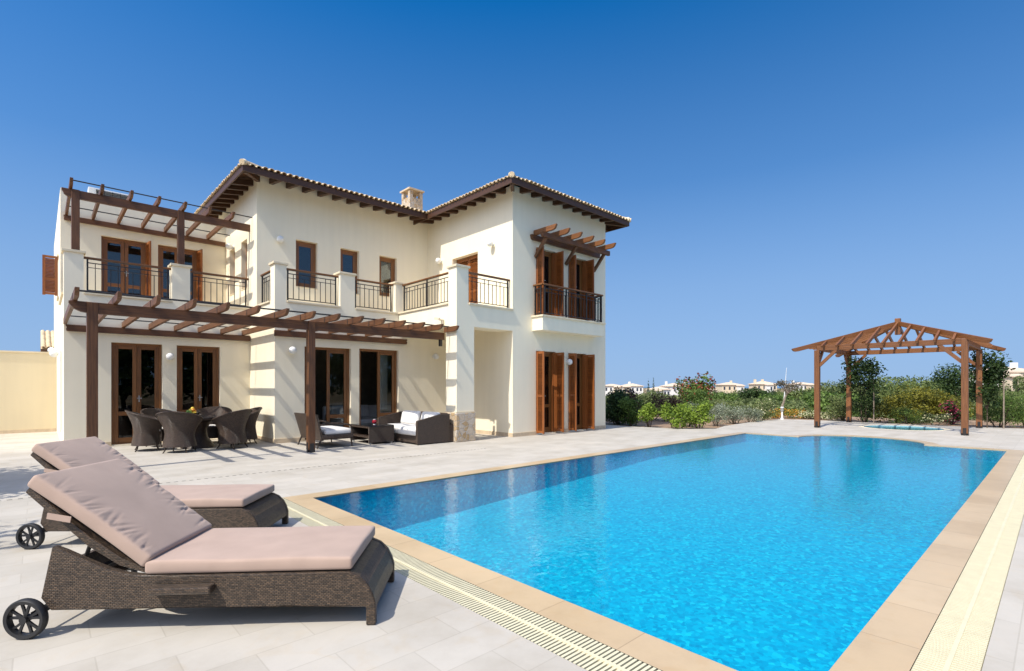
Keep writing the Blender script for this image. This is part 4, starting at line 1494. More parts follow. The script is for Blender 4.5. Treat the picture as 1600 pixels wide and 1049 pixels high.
# ---------------------------------------------------------------- dining set on the terrace
def tub_chair():
    t = thing("tub_chair", "x", "chair", group="woven tub chairs round the dining table")
    # seat faces +x; back towards -x
    nA, nZ = 44, 14
    A = [math.radians(-140 + 280 * k / nA) for k in range(nA + 1)]
    def top(th):
        c = math.cos(th / 2 * .98)
        return .63 + .275 * max(0, c) ** 2.2
    def rad(z, zt, th):
        u = (z - .13) / (zt - .13)
        r = .300 - .050 * math.sin(min(1, u * 1.1) * math.pi * .85) + .225 * max(0, u - .38) ** 1.4
        return r
    def shell(off):
        rows = []
        for k in range(nZ + 1):
            row = []
            for th in A:
                zt = top(th); z = .13 + (zt - .13) * k / nZ
                r = rad(z, zt, th) - off
                row.append((-r * math.cos(th) * 1.0, r * math.sin(th) * 1.12, z))
            rows.append(row)
        return rows
    uvs = [[(A[j] * .3, .05 * k) for j in range(nA + 1)] for k in range(nZ + 1)]
    mb = MB()
    o_, i_ = shell(0), shell(.028)
    mb.grid(o_, uvs=uvs); mb.grid(i_, uvs=uvs)
    mb.grid([o_[-1], i_[-1]], uvs=[uvs[-1], uvs[-2]]); mb.grid([o_[0], i_[0]])
    mb.grid([[r[0] for r in o_], [r[0] for r in i_]]); mb.grid([[r[-1] for r in o_], [r[-1] for r in i_]])
    mb.build("tub_shell", M_WICKF, t, smooth=True, angle=60)
    mb = MB(); mb.tube([Vector(p) + Vector((.012, 0, .004)) if 0 else Vector(p) for p in o_[-1]], .017, 8); mb.build("rim", M_WICKF, t, smooth=True)
    mb = MB(); mb.cyl((.03, 0, .36), (.03, 0, .42), .232, .238, 24); mb.cyl((.02, 0, .13), (.02, 0, .36), .215, .225, 24)
    mb.build("seat", M_WICKF, t, smooth=True)
    mb = MB(); mb.cyl((.03, 0, .421), (.03, 0, .455), .215, .21, 24); mb.build("seat_cushion", M_WCUSH, t, smooth=True, bevel=.01)
    for sx, sy in ((-1, 1), (-1, -1), (1, 1), (1, -1)):
        mb = MB(); mb.tube([(sx * .165, sy * .19, .15), (sx * .185, sy * .205, .07), (sx * .225, sy * .235, .0)], [.020, .016, .012], 8)
        mb.build("leg", M_WICKF, t, smooth=True)
    return t


TC = Vector((2.78, 13.98, 0))
tab = thing("dining_table", "round dark dining table with smoked glass top on the terrace", "table", (TC.x, TC.y, 0))
mb = MB(); mb.cyl((TC.x, TC.y, .725), (TC.x, TC.y, .737), .72, n=56); mb.build("glass_top", M_DGLASS, tab)
mb = MB(); mb.lathe([(.02, .60), (.70, .69), (.72, .722), (.02, .722)], TC, 40); mb.build("table_rim", M_WICKF, tab, smooth=True)
mb = MB(); mb.lathe([(.36, .0), (.34, .04), (.20, .25), (.18, .42), (.28, .62)], TC, 32); mb.build("pedestal", M_WICKF, tab, smooth=True)
first = None
CH = [(1.80, 14.08, "leftmost tub chair at the dining table, seen from its side"),
      (2.28, 13.24, "tub chair with its back to the camera, left one of the two nearest the pool"),
      (3.34, 13.26, "tub chair with its back to the camera, right one of the two nearest the pool"),
      (3.80, 14.02, "rightmost tub chair at the dining table, next to the sunlit house corner"),
      (2.20, 14.86, "tub chair behind the dining table in front of the left terrace door"),
      (3.28, 14.90, "tub chair behind the fruit bowl in front of the right terrace door")]
for x, y, lab in CH:
    if first is None:
        first = tub_chair(); c = first
    else:
        c = copy_tree(first)
    c.location = (x, y, 0)
    c.rotation_euler = (0, 0, math.atan2(TC.y - y, TC.x - x))
    c['label'] = lab
fb = thing("fruit_bowl", "glass fruit bowl heaped with oranges, lemons and greens on the dining table", "bowl", (2.62, 13.86, .737))
mb = MB(); mb.lathe([(.01, .738), (.07, .740), (.15, .79), (.19, .83), (.182, .83), (.14, .795), (.06, .748), (.01, .747)], (2.62, 13.86, 0), 28); mb.build("bowl", glass_mat("bowl_glass", (.85, .9, .88), 1.45), fb, smooth=True)
fr_rng = random.Random(8)
FM = [simple("orange_peel", (.75, .26, .02), .45), simple("lemon_peel", (.78, .55, .05), .45), simple("lime_leaf", (.20, .34, .05), .5), simple("pale_fruit", (.75, .72, .55), .5)]
for k in range(16):
    a = fr_rng.uniform(0, 6.28); r = fr_rng.uniform(0, .12)
    mb = MB(); mb.sphere((2.62 + r * math.cos(a), 13.86 + r * math.sin(a), .80 + fr_rng.uniform(0, .07) + (.06 if r < .05 else 0)), fr_rng.uniform(.035, .05), 12, 8)
    mb.build("fruit", FM[k % 4], fb, smooth=True)

# ---------------------------------------------------------------- lounge set
arm = thing("wicker_armchair", "woven armchair with white seat cushion beside the middle pergola post", "armchair", (5.15, 12.25, 0))
ax0, ax1, ay0, ay1 = 4.80, 5.58, 11.62, 12.90
mb = MB(); mb.box(ax0, ax1, ay0, ay1, .20, .315); mb.build("seat_frame", M_WICKF, arm, bevel=.03)
mb = MB()
P0 = [[(4.80 - .16 * k / 8 - .01 * math.sin(j), y, .18 + .62 * k / 8) for j, y in enumerate(np.linspace(ay0 + .02 - .05 * k / 8, ay1 - .02 + .05 * k / 8, 10))] for k in range(9)]
P1 = [[(p[0] + .05, p[1], p[2]) for p in r] for r in P0]
mb.grid(P0); mb.grid(P1); mb.grid([P0[-1], P1[-1]]); mb.grid([[r[0] for r in P0], [r[0] for r in P1]]); mb.grid([[r[-1] for r in P0], [r[-1] for r in P1]]); mb.grid([P0[0], P1[0]])
mb.build("backrest", M_WICKF, arm, smooth=True)
for y in (ay0, ay1):
    mb = MB(); mb.tube([(4.74, y, .55), (5.0, y, .585), (5.3, y, .565), (5.50, y, .52), (5.53, y, .40), (5.53, y, .30)], .022); mb.build("armrest", M_WICKF, arm, smooth=True)
for x, y, dx in ((4.80, ay0 + .05, -.10), (4.80, ay1 - .05, -.10), (5.53, ay0 + .05, .03), (5.53, ay1 - .05, .03)):
    mb = MB(); mb.tube([(x, y, .22), (x + dx, y, 0)], [.022, .014]); mb.build("leg", M_WICKF, arm, smooth=True)
mb = cushion_mb(.70, ay1 - ay0 - .08, .12, lambda a, b, c: (4.88 + a, ay0 + .04 + b, .315 + c), .04, 12, 16, .02)
mb.build("seat_cushion", M_WCUSH, arm, smooth=True, angle=0)

ct = thing("coffee_table", "low woven coffee table with smoked glass top and open shelf between armchair and sofa", "table", (6.35, 12.1, 0))
tx0, tx1, ty0, ty1 = 5.98, 6.68, 11.62, 12.62
for y0, y1 in ((ty0, ty0 + .05), (ty1 - .05, ty1)):
    mb = MB(); mb.box(tx0, tx1, y0, y1, .045, .455); mb.build("side_panel", M_WICKF, ct, bevel=.01)
mb = MB(); mb.box(tx1 - .05, tx1, ty0 + .051, ty1 - .051, .05, .40); mb.build("rear_panel", M_WICKF, ct)
mb = MB(); mb.box(tx0 + .02, tx1 - .051, ty0 + .051, ty1 - .051, .16, .21); mb.build("shelf", M_WICKF, ct)
mb = MB(); mb.box(tx0, tx1, ty0 + .051, ty1 - .051, .405, .45); mb.build("table_frame", M_WICKF, ct)
mb = MB(); mb.box(tx0 - .005, tx1 + .005, ty0 - .005, ty1 + .005, .457, .467); mb.build("glass_top", M_DGLASS, ct)
for x in (tx0 + .05, tx1 - .05):
    for y in (ty0 + .05, ty1 - .05):
        mb = MB(); mb.cyl((x, y, 0), (x, y, .045), .025, n=10); mb.build("foot", M_GREY, ct)
cg = thing("candle_glass", "small red globe candle holder standing on the coffee table", "candle holder", (6.35, 12.05, .467))
mb = MB(); mb.sphere((6.35, 12.05, .535), .062, 16, 10); mb.build("globe", simple("red_glass", (.30, .008, .02), .08), cg, smooth=True)
mb = MB(); mb.cyl((6.35, 12.05, .467), (6.35, 12.05, .485), .035, .03, 14); mb.cyl((6.35, 12.05, .592), (6.35, 12.05, .604), .035, n=14); mb.build("holder", M_WHITEP, cg)

sf = thing("wicker_sofa", "large woven sofa with white cushions against the stone-footed column", "sofa", (7.3, 11.7, 0))
sx0, sx1, sy0, sy1 = 6.80, 7.80, 10.72, 12.75
mb = MB(); mb.box(sx0 + .02, sx1 - .12, sy0 + .09, sy1 - .09, .04, .22); mb.build("seat_base", M_WICKF, sf, bevel=.01)
for y0, y1 in ((sy0, sy0 + .085), (sy1 - .085, sy1)):
    mb = MB(); mb.prism([(sx0, .02), (sx1 - .02, .02), (sx1 - .02, .74), (sx1 - .30, .74), (sx0 + .02, .60), (sx0, .58)], lambda a, b, e: (a, e, b), y0, y1)
    mb.build("armrest", M_WICKF, sf, bevel=.012)
mb = MB(); mb.prism([(sx1 - .12, .02), (sx1, .02), (sx1 + .08, .46), (sx1 + .08, .48), (sx1 + .02, .50), (sx1 - .02, .76), (sx1 - .14, .76)], lambda a, b, e: (a, e, b), sy0 + .086, sy1 - .086)
mb.build("backrest", M_WICKF, sf, bevel=.012)
mb = MB(); mb.box(sx1 - .02, sx1 + .10, sy0 + .01, sy0 + .085, .02, .46); mb.build("rear_foot", M_WICKF, sf, bevel=.01)
for k in range(2):
    a0 = sy0 + .10 + k * .915
    mb = cushion_mb(.80, .905, .19, lambda a, b, c, a0=a0: (sx0 + .0 + a, a0 + b, .225 + c), .045, 10, 12, .02)
    mb.build("seat_cushion", M_WCUSH, sf, smooth=True, angle=0)
for k, (y, rz) in enumerate(((sy0 + .12, .0), (sy0 + 1.02, .10))):
    R_ = Matrix.Rotation(rz, 3, 'Z')
    def pf(a, b, c, y=y, R_=R_):
        v = Vector((-.16 - c + a * -.0, b, a))
        v = R_ @ Vector((v.x + a * .22, v.y, v.z))
        return (sx1 - .14 + v.x + .02, y + v.y, .425 + v.z)
    mb = cushion_mb(.36, .74, .13, pf, .06, 8, 12, .035)
    mb.build("back_pillow", M_WCUSH, sf, smooth=True, angle=0)

# ---------------------------------------------------------------- free-standing pergola
gz = thing("garden_pergola", "free-standing square wooden pergola with pyramid roof of open rafters at the pool's far end", "pergola", (22.05, 3.84, 0))
gx0, gx1, gy0, gy1 = 20.07, 24.03, 1.90, 5.80
gcx, gcy = (gx0 + gx1) / 2, (gy0 + gy1) / 2
for x in (gx0, gx1):
    for y in (gy0, gy1):
        p = post(gz, x - .08, x + .08, y - .08, y + .08, .06, 2.72 if not (x == gx0 and y == gy0) else 2.86, M_GAZ)
ZB = 2.79
beam(gz, (gx0, gy0 - .02, ZB), (gx0, gy1 + .02, ZB), .09, .17, M_GAZ, tip=.01); beam(gz, (gx1, gy0 - .02, ZB), (gx1, gy1 + .02, ZB), .09, .17, M_GAZ, tip=.01)
beam(gz, (gx0 + .05, gy0, ZB - .003), (gx1 - .05, gy0, ZB - .003), .09, .17, M_GAZ, tip=.01); beam(gz, (gx0 + .05, gy1, ZB - .003), (gx1 - .05, gy1, ZB - .003), .09, .17, M_GAZ, tip=.01)
for x, sx in ((gx0, 1), (gx1, -1)):
    for y, sy in ((gy0, 1), (gy1, -1)):
        mb = MB(); mb.bar((x, y + sy * .06, 2.17), (x, y + sy * .58, 2.70), .07, .10); mb.build("brace", M_GAZ, gz, bevel=.005)
        mb = MB(); mb.bar((x + sx * .06, y, 2.17), (x + sx * .58, y, 2.70), .07, .10); mb.build("brace", M_GAZ, gz, bevel=.005)
ZA = 3.66                                                 # rafter apex
sg = (ZA - 2.93) / (gx1 - gcx)                             # pitch, from the beam line to the apex
def zr(dist): return ZA - sg * dist                        # dist = chebyshev distance from the centre
OH = .62
for sx in (-1, 1):
    for sy in (-1, 1):
        a = Vector((gcx + sx * .04, gcy + sy * .04, zr(.04))); b = Vector((gcx + sx * (gx1 - gcx + OH), gcy + sy * (gy1 - gcy + OH), zr(gx1 - gcx + OH)))
        mb = MB(); tipped(mb, a, b, .07, .15, .22); uv_along(mb, 0, (b - a).normalized()); mb.build("hip_rafter", M_GAZ, gz, bevel=.005)
OHJ = .34
nj = 9
for k in range(nj):
    o_ = -1.72 + 3.44 * k / (nj - 1)
    if abs(o_) < .05: pass
    for sgn in (-1, 1):
        inner = max(abs(o_) + .06, .10); outer = gx1 - gcx + OHJ
        if outer - inner < .25: continue
        a = Vector((gcx + sgn * inner, gcy + o_, zr(inner))); b = Vector((gcx + sgn * outer, gcy + o_, zr(outer)))
        mb = MB(); tipped(mb, a, b, .055, .12, .14); uv_along(mb, 0, (b - a).normalized()); mb.build("rafter", M_GAZ, gz)
        a = Vector((gcx + o_, gcy + sgn * inner, zr(inner))); b = Vector((gcx + o_, gcy + sgn * outer, zr(outer)))
        mb = MB(); tipped(mb, a, b, .055, .12, .14); uv_along(mb, 0, (b - a).normalized()); mb.build("rafter", M_GAZ, gz)
mb = MB(); mb.box(gcx - .08, gcx + .08, gcy - .08, gcy + .08, 3.26, 3.83); mb.build("king_post", M_GAZ, gz, bevel=.008)

# ---------------------------------------------------------------- vegetation
F_DARK = foliage_mat("leaf_dark_green", (0.016, 0.038, 0.012), (0.075, 0.125, 0.034))
F_MID = foliage_mat("leaf_mid_green", (0.038, 0.080, 0.016), (0.175, 0.265, 0.055))
F_LIME = foliage_mat("leaf_lime", (0.075, 0.135, 0.016), (0.330, 0.450, 0.060))
F_GREY = foliage_mat("leaf_silver", (0.110, 0.140, 0.085), (0.400, 0.440, 0.320))
F_OLIVE = foliage_mat("leaf_olive", (0.062, 0.092, 0.030), (0.235, 0.280, 0.100))
F_PURP = foliage_mat("leaf_purple", (0.024, 0.014, 0.013), (0.110, 0.055, 0.045))
F_YEL = foliage_mat("leaf_yellow_green", (0.026, 0.046, 0.010), (0.300, 0.275, 0.035))
F_OLIVEG = foliage_mat("leaf_olive_green", (0.055, 0.085, 0.022), (0.230, 0.285, 0.085))
F_OLIVEB = foliage_mat("leaf_brownish", (0.06, 0.052, 0.03), (0.20, 0.165, 0.10))
F_RED = foliage_mat("petal_red", (0.12, 0.025, 0.015), (0.36, 0.085, 0.05), .2)
F_ORANGE = foliage_mat("petal_orange", (0.45, 0.16, 0.02), (0.75, 0.45, 0.06), .2)
F_CREAM = foliage_mat("petal_cream", (0.45, 0.42, 0.20), (0.75, 0.72, 0.50), .2)
F_PINK = foliage_mat("petal_crimson", (0.20, 0.015, 0.05), (0.50, 0.06, 0.14), .2)
nrg = np.random.default_rng(11)


def leaf_cloud(centers, radii, n, size, rng, flat=.62, shell=.55, asp=.55):
    """n leaves spread over several clumps: returns vert array (4n,3)"""
    centers = np.asarray(centers, float); radii = np.asarray(radii, float)
    wts = radii[:, 0] * radii[:, 1] * radii[:, 2]
    wts = wts ** .7; wts /= wts.sum()
    idx = rng.choice(len(centers), n, p=wts)
    d = rng.normal(size=(n, 3)); d /= np.linalg.norm(d, axis=1)[:, None]
    rr = rng.uniform(shell, 1.06, n) ** 1.0
    far = rng.random(n) < .10
    rr[far] *= rng.uniform(1.0, 1.25, far.sum())
    p = centers[idx] + d * radii[idx] * rr[:, None]
    nrm = d * .7 + rng.normal(size=(n, 3)) * .65 + np.array([0, 0, .35])
    nrm /= np.linalg.norm(nrm, axis=1)[:, None]
    t = rng.normal(size=(n, 3)); t -= (t * nrm).sum(1)[:, None] * nrm; t /= np.linalg.norm(t, axis=1)[:, None]
    b = np.cross(nrm, t)
    s = size * rng.uniform(.6, 1.35, n)[:, None]
    v = np.empty((n, 4, 3))
    v[:, 0] = p - t * s * .5
    v[:, 1] = p + b * s * .5 * asp + nrm * s * .06
    v[:, 2] = p + t * s * .5
    v[:, 3] = p - b * s * .5 * asp + nrm * s * .06
    return v.reshape(-1, 3)


def quads(name, V, material, parent=None):
    me = bpy.data.meshes.new(name)
    n = len(V) // 4
    me.vertices.add(len(V)); me.vertices.foreach_set("co", np.asarray(V, np.float32).ravel())
    me.loops.add(4 * n); me.loops.foreach_set("vertex_index", np.arange(4 * n, dtype=np.int32))
    me.polygons.add(n); me.polygons.foreach_set("loop_start", np.arange(0, 4 * n, 4, dtype=np.int32)); me.polygons.foreach_set("loop_total", np.full(n, 4, np.int32))
    me.update(calc_edges=True); me.validate()
    me.materials.append(material)
    o = bpy.data.objects.new(name, me); COL.objects.link(o)
    if parent is not None: o.parent = parent
    return o


def clumps(rng, w_, d_, h_, k, z0=0.0, spread=.62, cs=.42):
    C, R = [], []
    for i in range(k):
        a = rng.uniform(0, 2 * math.pi); q = rng.random() ** .6 * spread; zz = rng.uniform(.22, .80)
        f = 1.0 - .55 * max(0, zz - .45)
        C.append((math.cos(a) * q * w_ / 2 * f, math.sin(a) * q * d_ / 2 * f, z0 + zz * h_))
        s = rng.uniform(.75, 1.2) * cs
        R.append((w_ / 2 * s, d_ / 2 * s, h_ / 2 * s * .95))
    return C, R


def bush(name, label, cat, loc, w_, h_, fm, size=.07, n=1500, k=9, group=None, flowers=None, nf=0, stems=5, seed=None, asp=.55, barkm=None, shell=.5):
    rng = np.random.default_rng(seed if seed is not None else int(nrg.integers(1e9)))
    t = thing(name, label, cat, loc, group)
    C, R = clumps(rng, w_, w_ * .9, h_, k)
    V = leaf_cloud(C, R, n, size, rng, shell=shell, asp=asp)
    V[:, 2] = np.maximum(V[:, 2], .01)
    quads("foliage", V, fm, t)
    if flowers is not None and nf:
        V = leaf_cloud(C, [tuple(x * 1.08 for x in r) for r in R], nf, size * .95, rng, shell=.92, asp=.9)
        V[:, 2] = np.maximum(V[:, 2], .01)
        quads("flowers", V, flowers, t)['kind'] = 'stuff'
    for i in range(stems):
        c = C[i % len(C)]
        mb = MB(); mb.tube([(c[0] * .12, c[1] * .12, -.1), (c[0] * .5, c[1] * .5, c[2] * .45), (c[0] * .95, c[1] * .95, c[2] * .95)], [.022 * h_, .015 * h_, .006 * h_], 5)
        o = mb.build("stem", barkm or M_BARKD, t); o.location = (0, 0, 0)
        # the mesh was made in world space relative to the thing's base
        o.data.transform(Matrix.Translation(Vector(t.location)))
    return t


def tree(name, label, cat, loc, w_, h_, trunk_h, fm, size=.10, n=2500, k=12, lean=(0, 0), group=None, barkm=None, tr=.09, flowers=None, nf=0, seed=None, shell=.5, limbs=5, asp=.55):
    rng = np.random.default_rng(seed if seed is not None else int(nrg.integers(1e9)))
    t = thing(name, label, cat, loc, group)
    ch = h_ - trunk_h
    C, R = clumps(rng, w_, w_, ch, k, 0)
    C = [(c[0] + lean[0], c[1] + lean[1], c[2] + trunk_h) for c in C]
    V = leaf_cloud(C, R, n, size, rng, shell=shell, asp=asp)
    quads("crown", V, fm, t)
    if flowers is not None and nf:
        V = leaf_cloud(C, [tuple(x * 1.06 for x in r) for r in R], nf, size, rng, shell=.9, asp=.9)
        quads("flowers", V, flowers, t)['kind'] = 'stuff'
    mb = MB()
    top = Vector((lean[0], lean[1], trunk_h + ch * .15))
    mb.tube([(0, 0, -.3), (lean[0] * .3, lean[1] * .3, trunk_h * .5), top], [tr, tr * .8, tr * .6], 8)
    o = mb.build("trunk", barkm or M_BARKD, t); o.data.transform(Matrix.Translation(Vector(t.location)))
    for i in range(limbs):
        c = Vector(C[i % len(C)])
        mb = MB(); mb.tube([top - Vector((0, 0, ch * .1)), top.lerp(c, .5) + Vector((0, 0, -.05 * ch)), c], [tr * .5, tr * .32, tr * .12], 5)
        o = mb.build("limb", barkm or M_BARKD, t); o.data.transform(Matrix.Translation(Vector(t.location)))
    return t


def gp(px, D, dz=0.0):
    p = at(px, D)
    p.z = hz(p.x, p.y) + .05 + dz
    return p


def depth_of(py, z=0.0):
    return 795.0 * (CAMH - z) / (py - 604.0)


def bp(px, py):
    """point on the level garden just beyond the deck, for plants along its edge"""
    return at(px, depth_of(py, -.05), -.05)


# soil of the planting bed beside the deck
mb = MB()
bed = [(15.65, 24), (15.65, 10.4), (15.95, 9.35), (16.15, 8.55), (16.98, 7.95), (18.4, 8.3), (21.5, 8.5), (23.95, 8.4), (24.45, 7.4), (24.5, 6.0), (24.25, 3.0), (24.7, .8), (25.15, -14), (31, -14), (30, 3), (29, 9), (24, 14), (19, 24)]
mb.face([(x, y, -.045) for x, y in bed])
tag(mb.build("planting_bed", M_SOIL, recalc=True), "reddish brown soil of the planting bed", "soil", kind="structure")

BG = "bushes in the bed beside the villa"
bush("shrub", "dark green tall shrub in the shade right beside the villa's corner", "shrub", bp(964, 664), 1.75, 1.5, F_DARK, .10, 3600, 12, BG)
bush("shrub", "purple-leaved tall shrub behind the shaded dark green shrub", "shrub", bp(978, 658.5), 2.5, 1.55, F_PURP, .11, 2600, 11, BG)
bush("shrub", "dark green rounded shrub between the shaded shrub and the bright green one", "shrub", bp(988, 666), 1.45, 1.15, F_MID, .08, 2600, 10, BG)
bush("shrub", "bright green glossy shrub, leftmost of the three sunlit lime ones", "shrub", bp(1014, 669.0), 0.98, 1, F_LIME, .085, 1500, 10, BG)
bush("shrub", "lime green glossy shrub with silver tips, middle of the three sunlit ones", "shrub", bp(1054, 671.5), 1.3, 0.98, F_LIME, .085, 1700, 10, BG)
bush("shrub", "yellow-lime open shrub on a short stem, nearest the pool coping", "shrub", bp(1092, 671.5), 1.28, 1.05, F_LIME, .085, 1500, 9, BG)
bush("shrub", "silver-leaved shrub behind and between the two lime shrubs", "shrub", bp(1074, 667), 1.4, 0.98, F_GREY, .06, 1500, 9, BG)
bush("shrub", "tall mid-green shrub rising behind the lime shrubs", "shrub", bp(1083, 658), 2, 1.5, F_MID, .10, 2800, 12, BG)
bush("shrub", "purple-brown shrub behind the leftmost lime shrub", "shrub", bp(1042, 659), 2.2, 1.38, F_PURP, .09, 1500, 9, BG)
bush("shrub", "olive shrub behind the bright green shrub, under the white far houses", "shrub", bp(1017, 656.5), 2.2, 1.42, F_OLIVE, .09, 1500, 9, BG)
bush("oleander", "tall red-flowering oleander standing out against the white far houses", "shrub", bp(1084, 650), 2.25, 2.2, F_MID, .15, 2600, 15, BG, F_RED, 700)
SG = "silver bushes along the deck edge"
bush("silver_bush", "silver-grey bush right of the yellow-lime shrub", "shrub", bp(1119, 666), 1.35, 0.96, F_GREY, .055, 1700, 9, SG)
bush("silver_bush", "widest silver-grey bush in the middle of the deck edge row", "shrub", bp(1150, 663), 1.5, 0.94, F_GREY, .055, 1900, 10, SG)
bush("silver_bush", "small silver-grey bush right of the widest silver one", "shrub", bp(1172, 661), 1.2, 0.82, F_GREY, .055, 1500, 9, SG)
bush("silver_bush", "tall grey-green bush with white tips left of the flower bed", "shrub", bp(1190, 658), 1.5, 1, F_OLIVE, .065, 1900, 10, SG, F_CREAM, 160)
bush("silver_bush", "grey-green low bush behind the widest silver bush", "shrub", bp(1128, 656), 2.5, 1.05, F_OLIVE, .07, 1800, 10, SG)
# flower bed
FG = "flower patches behind the bollard lamp"
for px, py, lab, fl in ((1214, 654.2, "orange and yellow flower patch left of the bollard lamp", F_ORANGE), (1236, 653.6, "orange flower patch just right of the bollard lamp", F_ORANGE),
                        (1256, 654.4, "cream and yellow flower patch halfway between bollard lamp and pergola post", F_CREAM), (1278, 655.4, "cream flower patch hidden partly by the front pergola post", F_CREAM),
                        (1303, 656.8, "pale yellow flower patch between the two left pergola posts", F_CREAM)):
    bush("flower_patch", lab, "flowers", bp(px, py), 1.75, .46, F_MID, .055, 1100, 8, FG, fl, 620, stems=2)
# behind the garden pergola
bush("hedge_shrub", "big yellow-green shrub behind the garden pergola, right of its middle", "shrub", bp(1452, 659), 3.6, 1.62, F_YEL, .10, 6500, 18, None, seed=5)
bush("hedge_shrub", "dark yellow-green shrub behind the spa pool, below the larger one", "shrub", bp(1400, 661), 2.6, 1.3, F_YEL, .09, 4500, 15, None, seed=6)
bush("hedge_shrub", "feathery dark green bush at the deck edge behind the spa pool", "shrub", bp(1420, 665), 1.5, 0.78, F_MID, .06, 2200, 9, None, asp=.25)
bush("hedge_shrub", "dark bush at the foot of the rear left pergola post", "shrub", bp(1352, 661.5), 1.9, 1.4, F_DARK, .08, 1900, 10)
bush("hedge_shrub", "grey-green bush between the two left pergola posts", "shrub", bp(1318, 658), 2.1, 1.3, F_OLIVE, .08, 2200, 10)
bush("flowering_shrub", "crimson-flowering shrub left of the front right pergola post", "shrub", bp(1487, 664), 1, 0.95, F_DARK, .07, 1100, 9, None, F_PINK, 330)
bush("flowering_shrub", "low cream-flowered shrub between feathery bush and crimson shrub", "shrub", bp(1463, 666), 1.2, 0.55, F_OLIVE, .055, 1200, 8, None, F_CREAM, 260)
bush("hedge_shrub", "large dark green bush at the right edge of the deck", "shrub", bp(1560, 668.5), 1.9, 1.42, F_MID, .07, 3600, 13, None, asp=.35)
bush("hedge_shrub", "dark green bush cut off by the right picture edge", "shrub", bp(1606, 668.5), 1.9, 1.35, F_MID, .07, 2600, 11, None, asp=.35)
bush("hedge_shrub", "tall olive-green shrub behind the right edge bush", "shrub", bp(1590, 658), 3, 1.9, F_OLIVE, .10, 3200, 13)
# climbers at the rear posts
tree("climber", "dark leafy climber on the rear left pergola post with straggling shoots", "climber", (24.35, 5.45, 0), 2.1, 2.75, .85, F_DARK, .12, 2300, 17, seed=4, tr=.022, limbs=8, shell=.2)
tree("climber", "dark leafy climber on the rear right pergola post, thickest foliage", "climber", (24.35, 1.72, 0), 1.35, 2.8, .5, F_DARK, .12, 2600, 17, seed=9, tr=.022, limbs=8, shell=.2)
SGK = "pale plant stakes by the climbers"
for x, y, lab in ((24.30, 5.02, "pale thin stake beside the rear left climber"), (24.30, 2.30, "pale thin stake left of the rear right pergola post"), (24.32, 1.30, "pale thin stake right of the rear right pergola post")):
    mb = MB(); mb.cyl((x, y, -.1), (x, y, 1.75), .022, .020, 8); tag(mb.build("stake", M_BARK), lab, "stake", SGK)
# small pale-trunked tree, bollard lamp and white mast
tree("small_tree", "small tree with pale leaning trunk and brownish sparse crown behind the bollard lamp", "tree", gp(1217, 27), 1.7, 2.42, 1.5, F_OLIVEB, .09, 620, 12, lean=(.25, -.32), barkm=M_BARK, tr=.075, limbs=9, seed=3, shell=.25)
p = gp(1221, 30)
q = at(1229, 30, 2.55)
mb = MB(); mb.tube([p, p.lerp(q, .5) + RGT * .03, q], [.035, .028, .008], 8); tag(mb.build("mast", M_WHITEP, smooth=True), "thin white leaning mast above the small pale-trunked tree", "mast")
bl = thing("bollard_lamp", "white bollard lamp with grey louvred head at the deck's far corner", "lamp", at(1222, depth_of(655.5), 0))
b_ = Vector(bl.location)
mb = MB(); mb.lathe([(.075, 0), (.07, .03), (.045, .07), (.038, .10), (.036, .36)], b_, 18); mb.build("base", M_WHITEP, bl, smooth=True)
mb = MB(); mb.lathe([(.06, .36), (.065, .39), (.055, .40), (.065, .42), (.055, .43), (.065, .46), (.055, .47), (.06, .50)], b_, 18); mb.build("louvre_head", M_GREY, bl)
mb = MB(); mb.lathe([(.072, .50), (.07, .53), (.03, .55), (.001, .555)], b_, 18); mb.build("cap", M_WHITEP, bl, smooth=True)

# trees out in the scrub, between garden and far houses: (px, depth, width, height above ground, leaf, label)
TG = "trees and big bushes in the scrub beyond the garden"
mids = [          # (px, depth, width, row of the photo its top reaches, leaf, label)
    (975, 44, 4.5, 612, F_OLIVE, "olive bush in the scrub just right of the villa's corner"),
    (1012, 52, 6.0, 611.5, F_OLIVE, "grey olive tree below the leftmost white far house"),
    (1052, 60, 5.0, 614, F_MID, "green bush in front of the white houses left of the oleander"),
    (1128, 48, 5.0, 608, F_MID, "mid-green tree right of the red oleander"),
    (1150, 58, 5.5, 607, F_OLIVE, "olive tree in front of the tan-sided far house"),
    (1176, 50, 3.2, 604, F_DARK, "dark green tree left of the far house with two chimneys"),
    (1200, 62, 4.0, 606, F_DARK, "dark bushy tree below the far house with two chimneys"),
    (1207, 40, 4.0, 614, F_MID, "green bush left of the small pale-trunked tree"),
    (1252, 46, 5.5, 605, F_OLIVEG, "round green tree between the white mast and the front left pergola post"),
    (1262, 36, 5.0, 622, F_OLIVE, "low olive bush behind the cream flower patches"),
    (1300, 50, 5.5, 600, F_OLIVE, "pale olive tree seen between the two left pergola posts"),
    (1293, 32, 4.0, 616, F_MID, "green bush low between the two left pergola posts"),
    (1345, 50, 6.5, 598, F_OLIVEG, "olive tree behind the rear left climber"),
    (1400, 44, 7.5, 592, F_OLIVEG, "broad yellowish olive tree top seen through the garden pergola"),
    (1430, 52, 6.5, 595, F_OLIVEG, "grey-olive tree right of the broad tree seen through the pergola"),
    (1486, 46, 5.4, 575, F_DARK, "tall dark green tree left of the front right pergola post"),
    (1466, 52, 4.6, 590, F_DARK, "dark tree beside the tall dark one, nearer the pergola's middle"),
    (1530, 50, 5.0, 604, F_OLIVE, "olive tree behind the rear right climber"),
    (1566, 38, 2.6, 612, F_MID, "mid-green tree below the right far house"),
    (1607, 48, 3.2, 588, F_OLIVE, "olive tree at the right picture edge below the far house"),
]
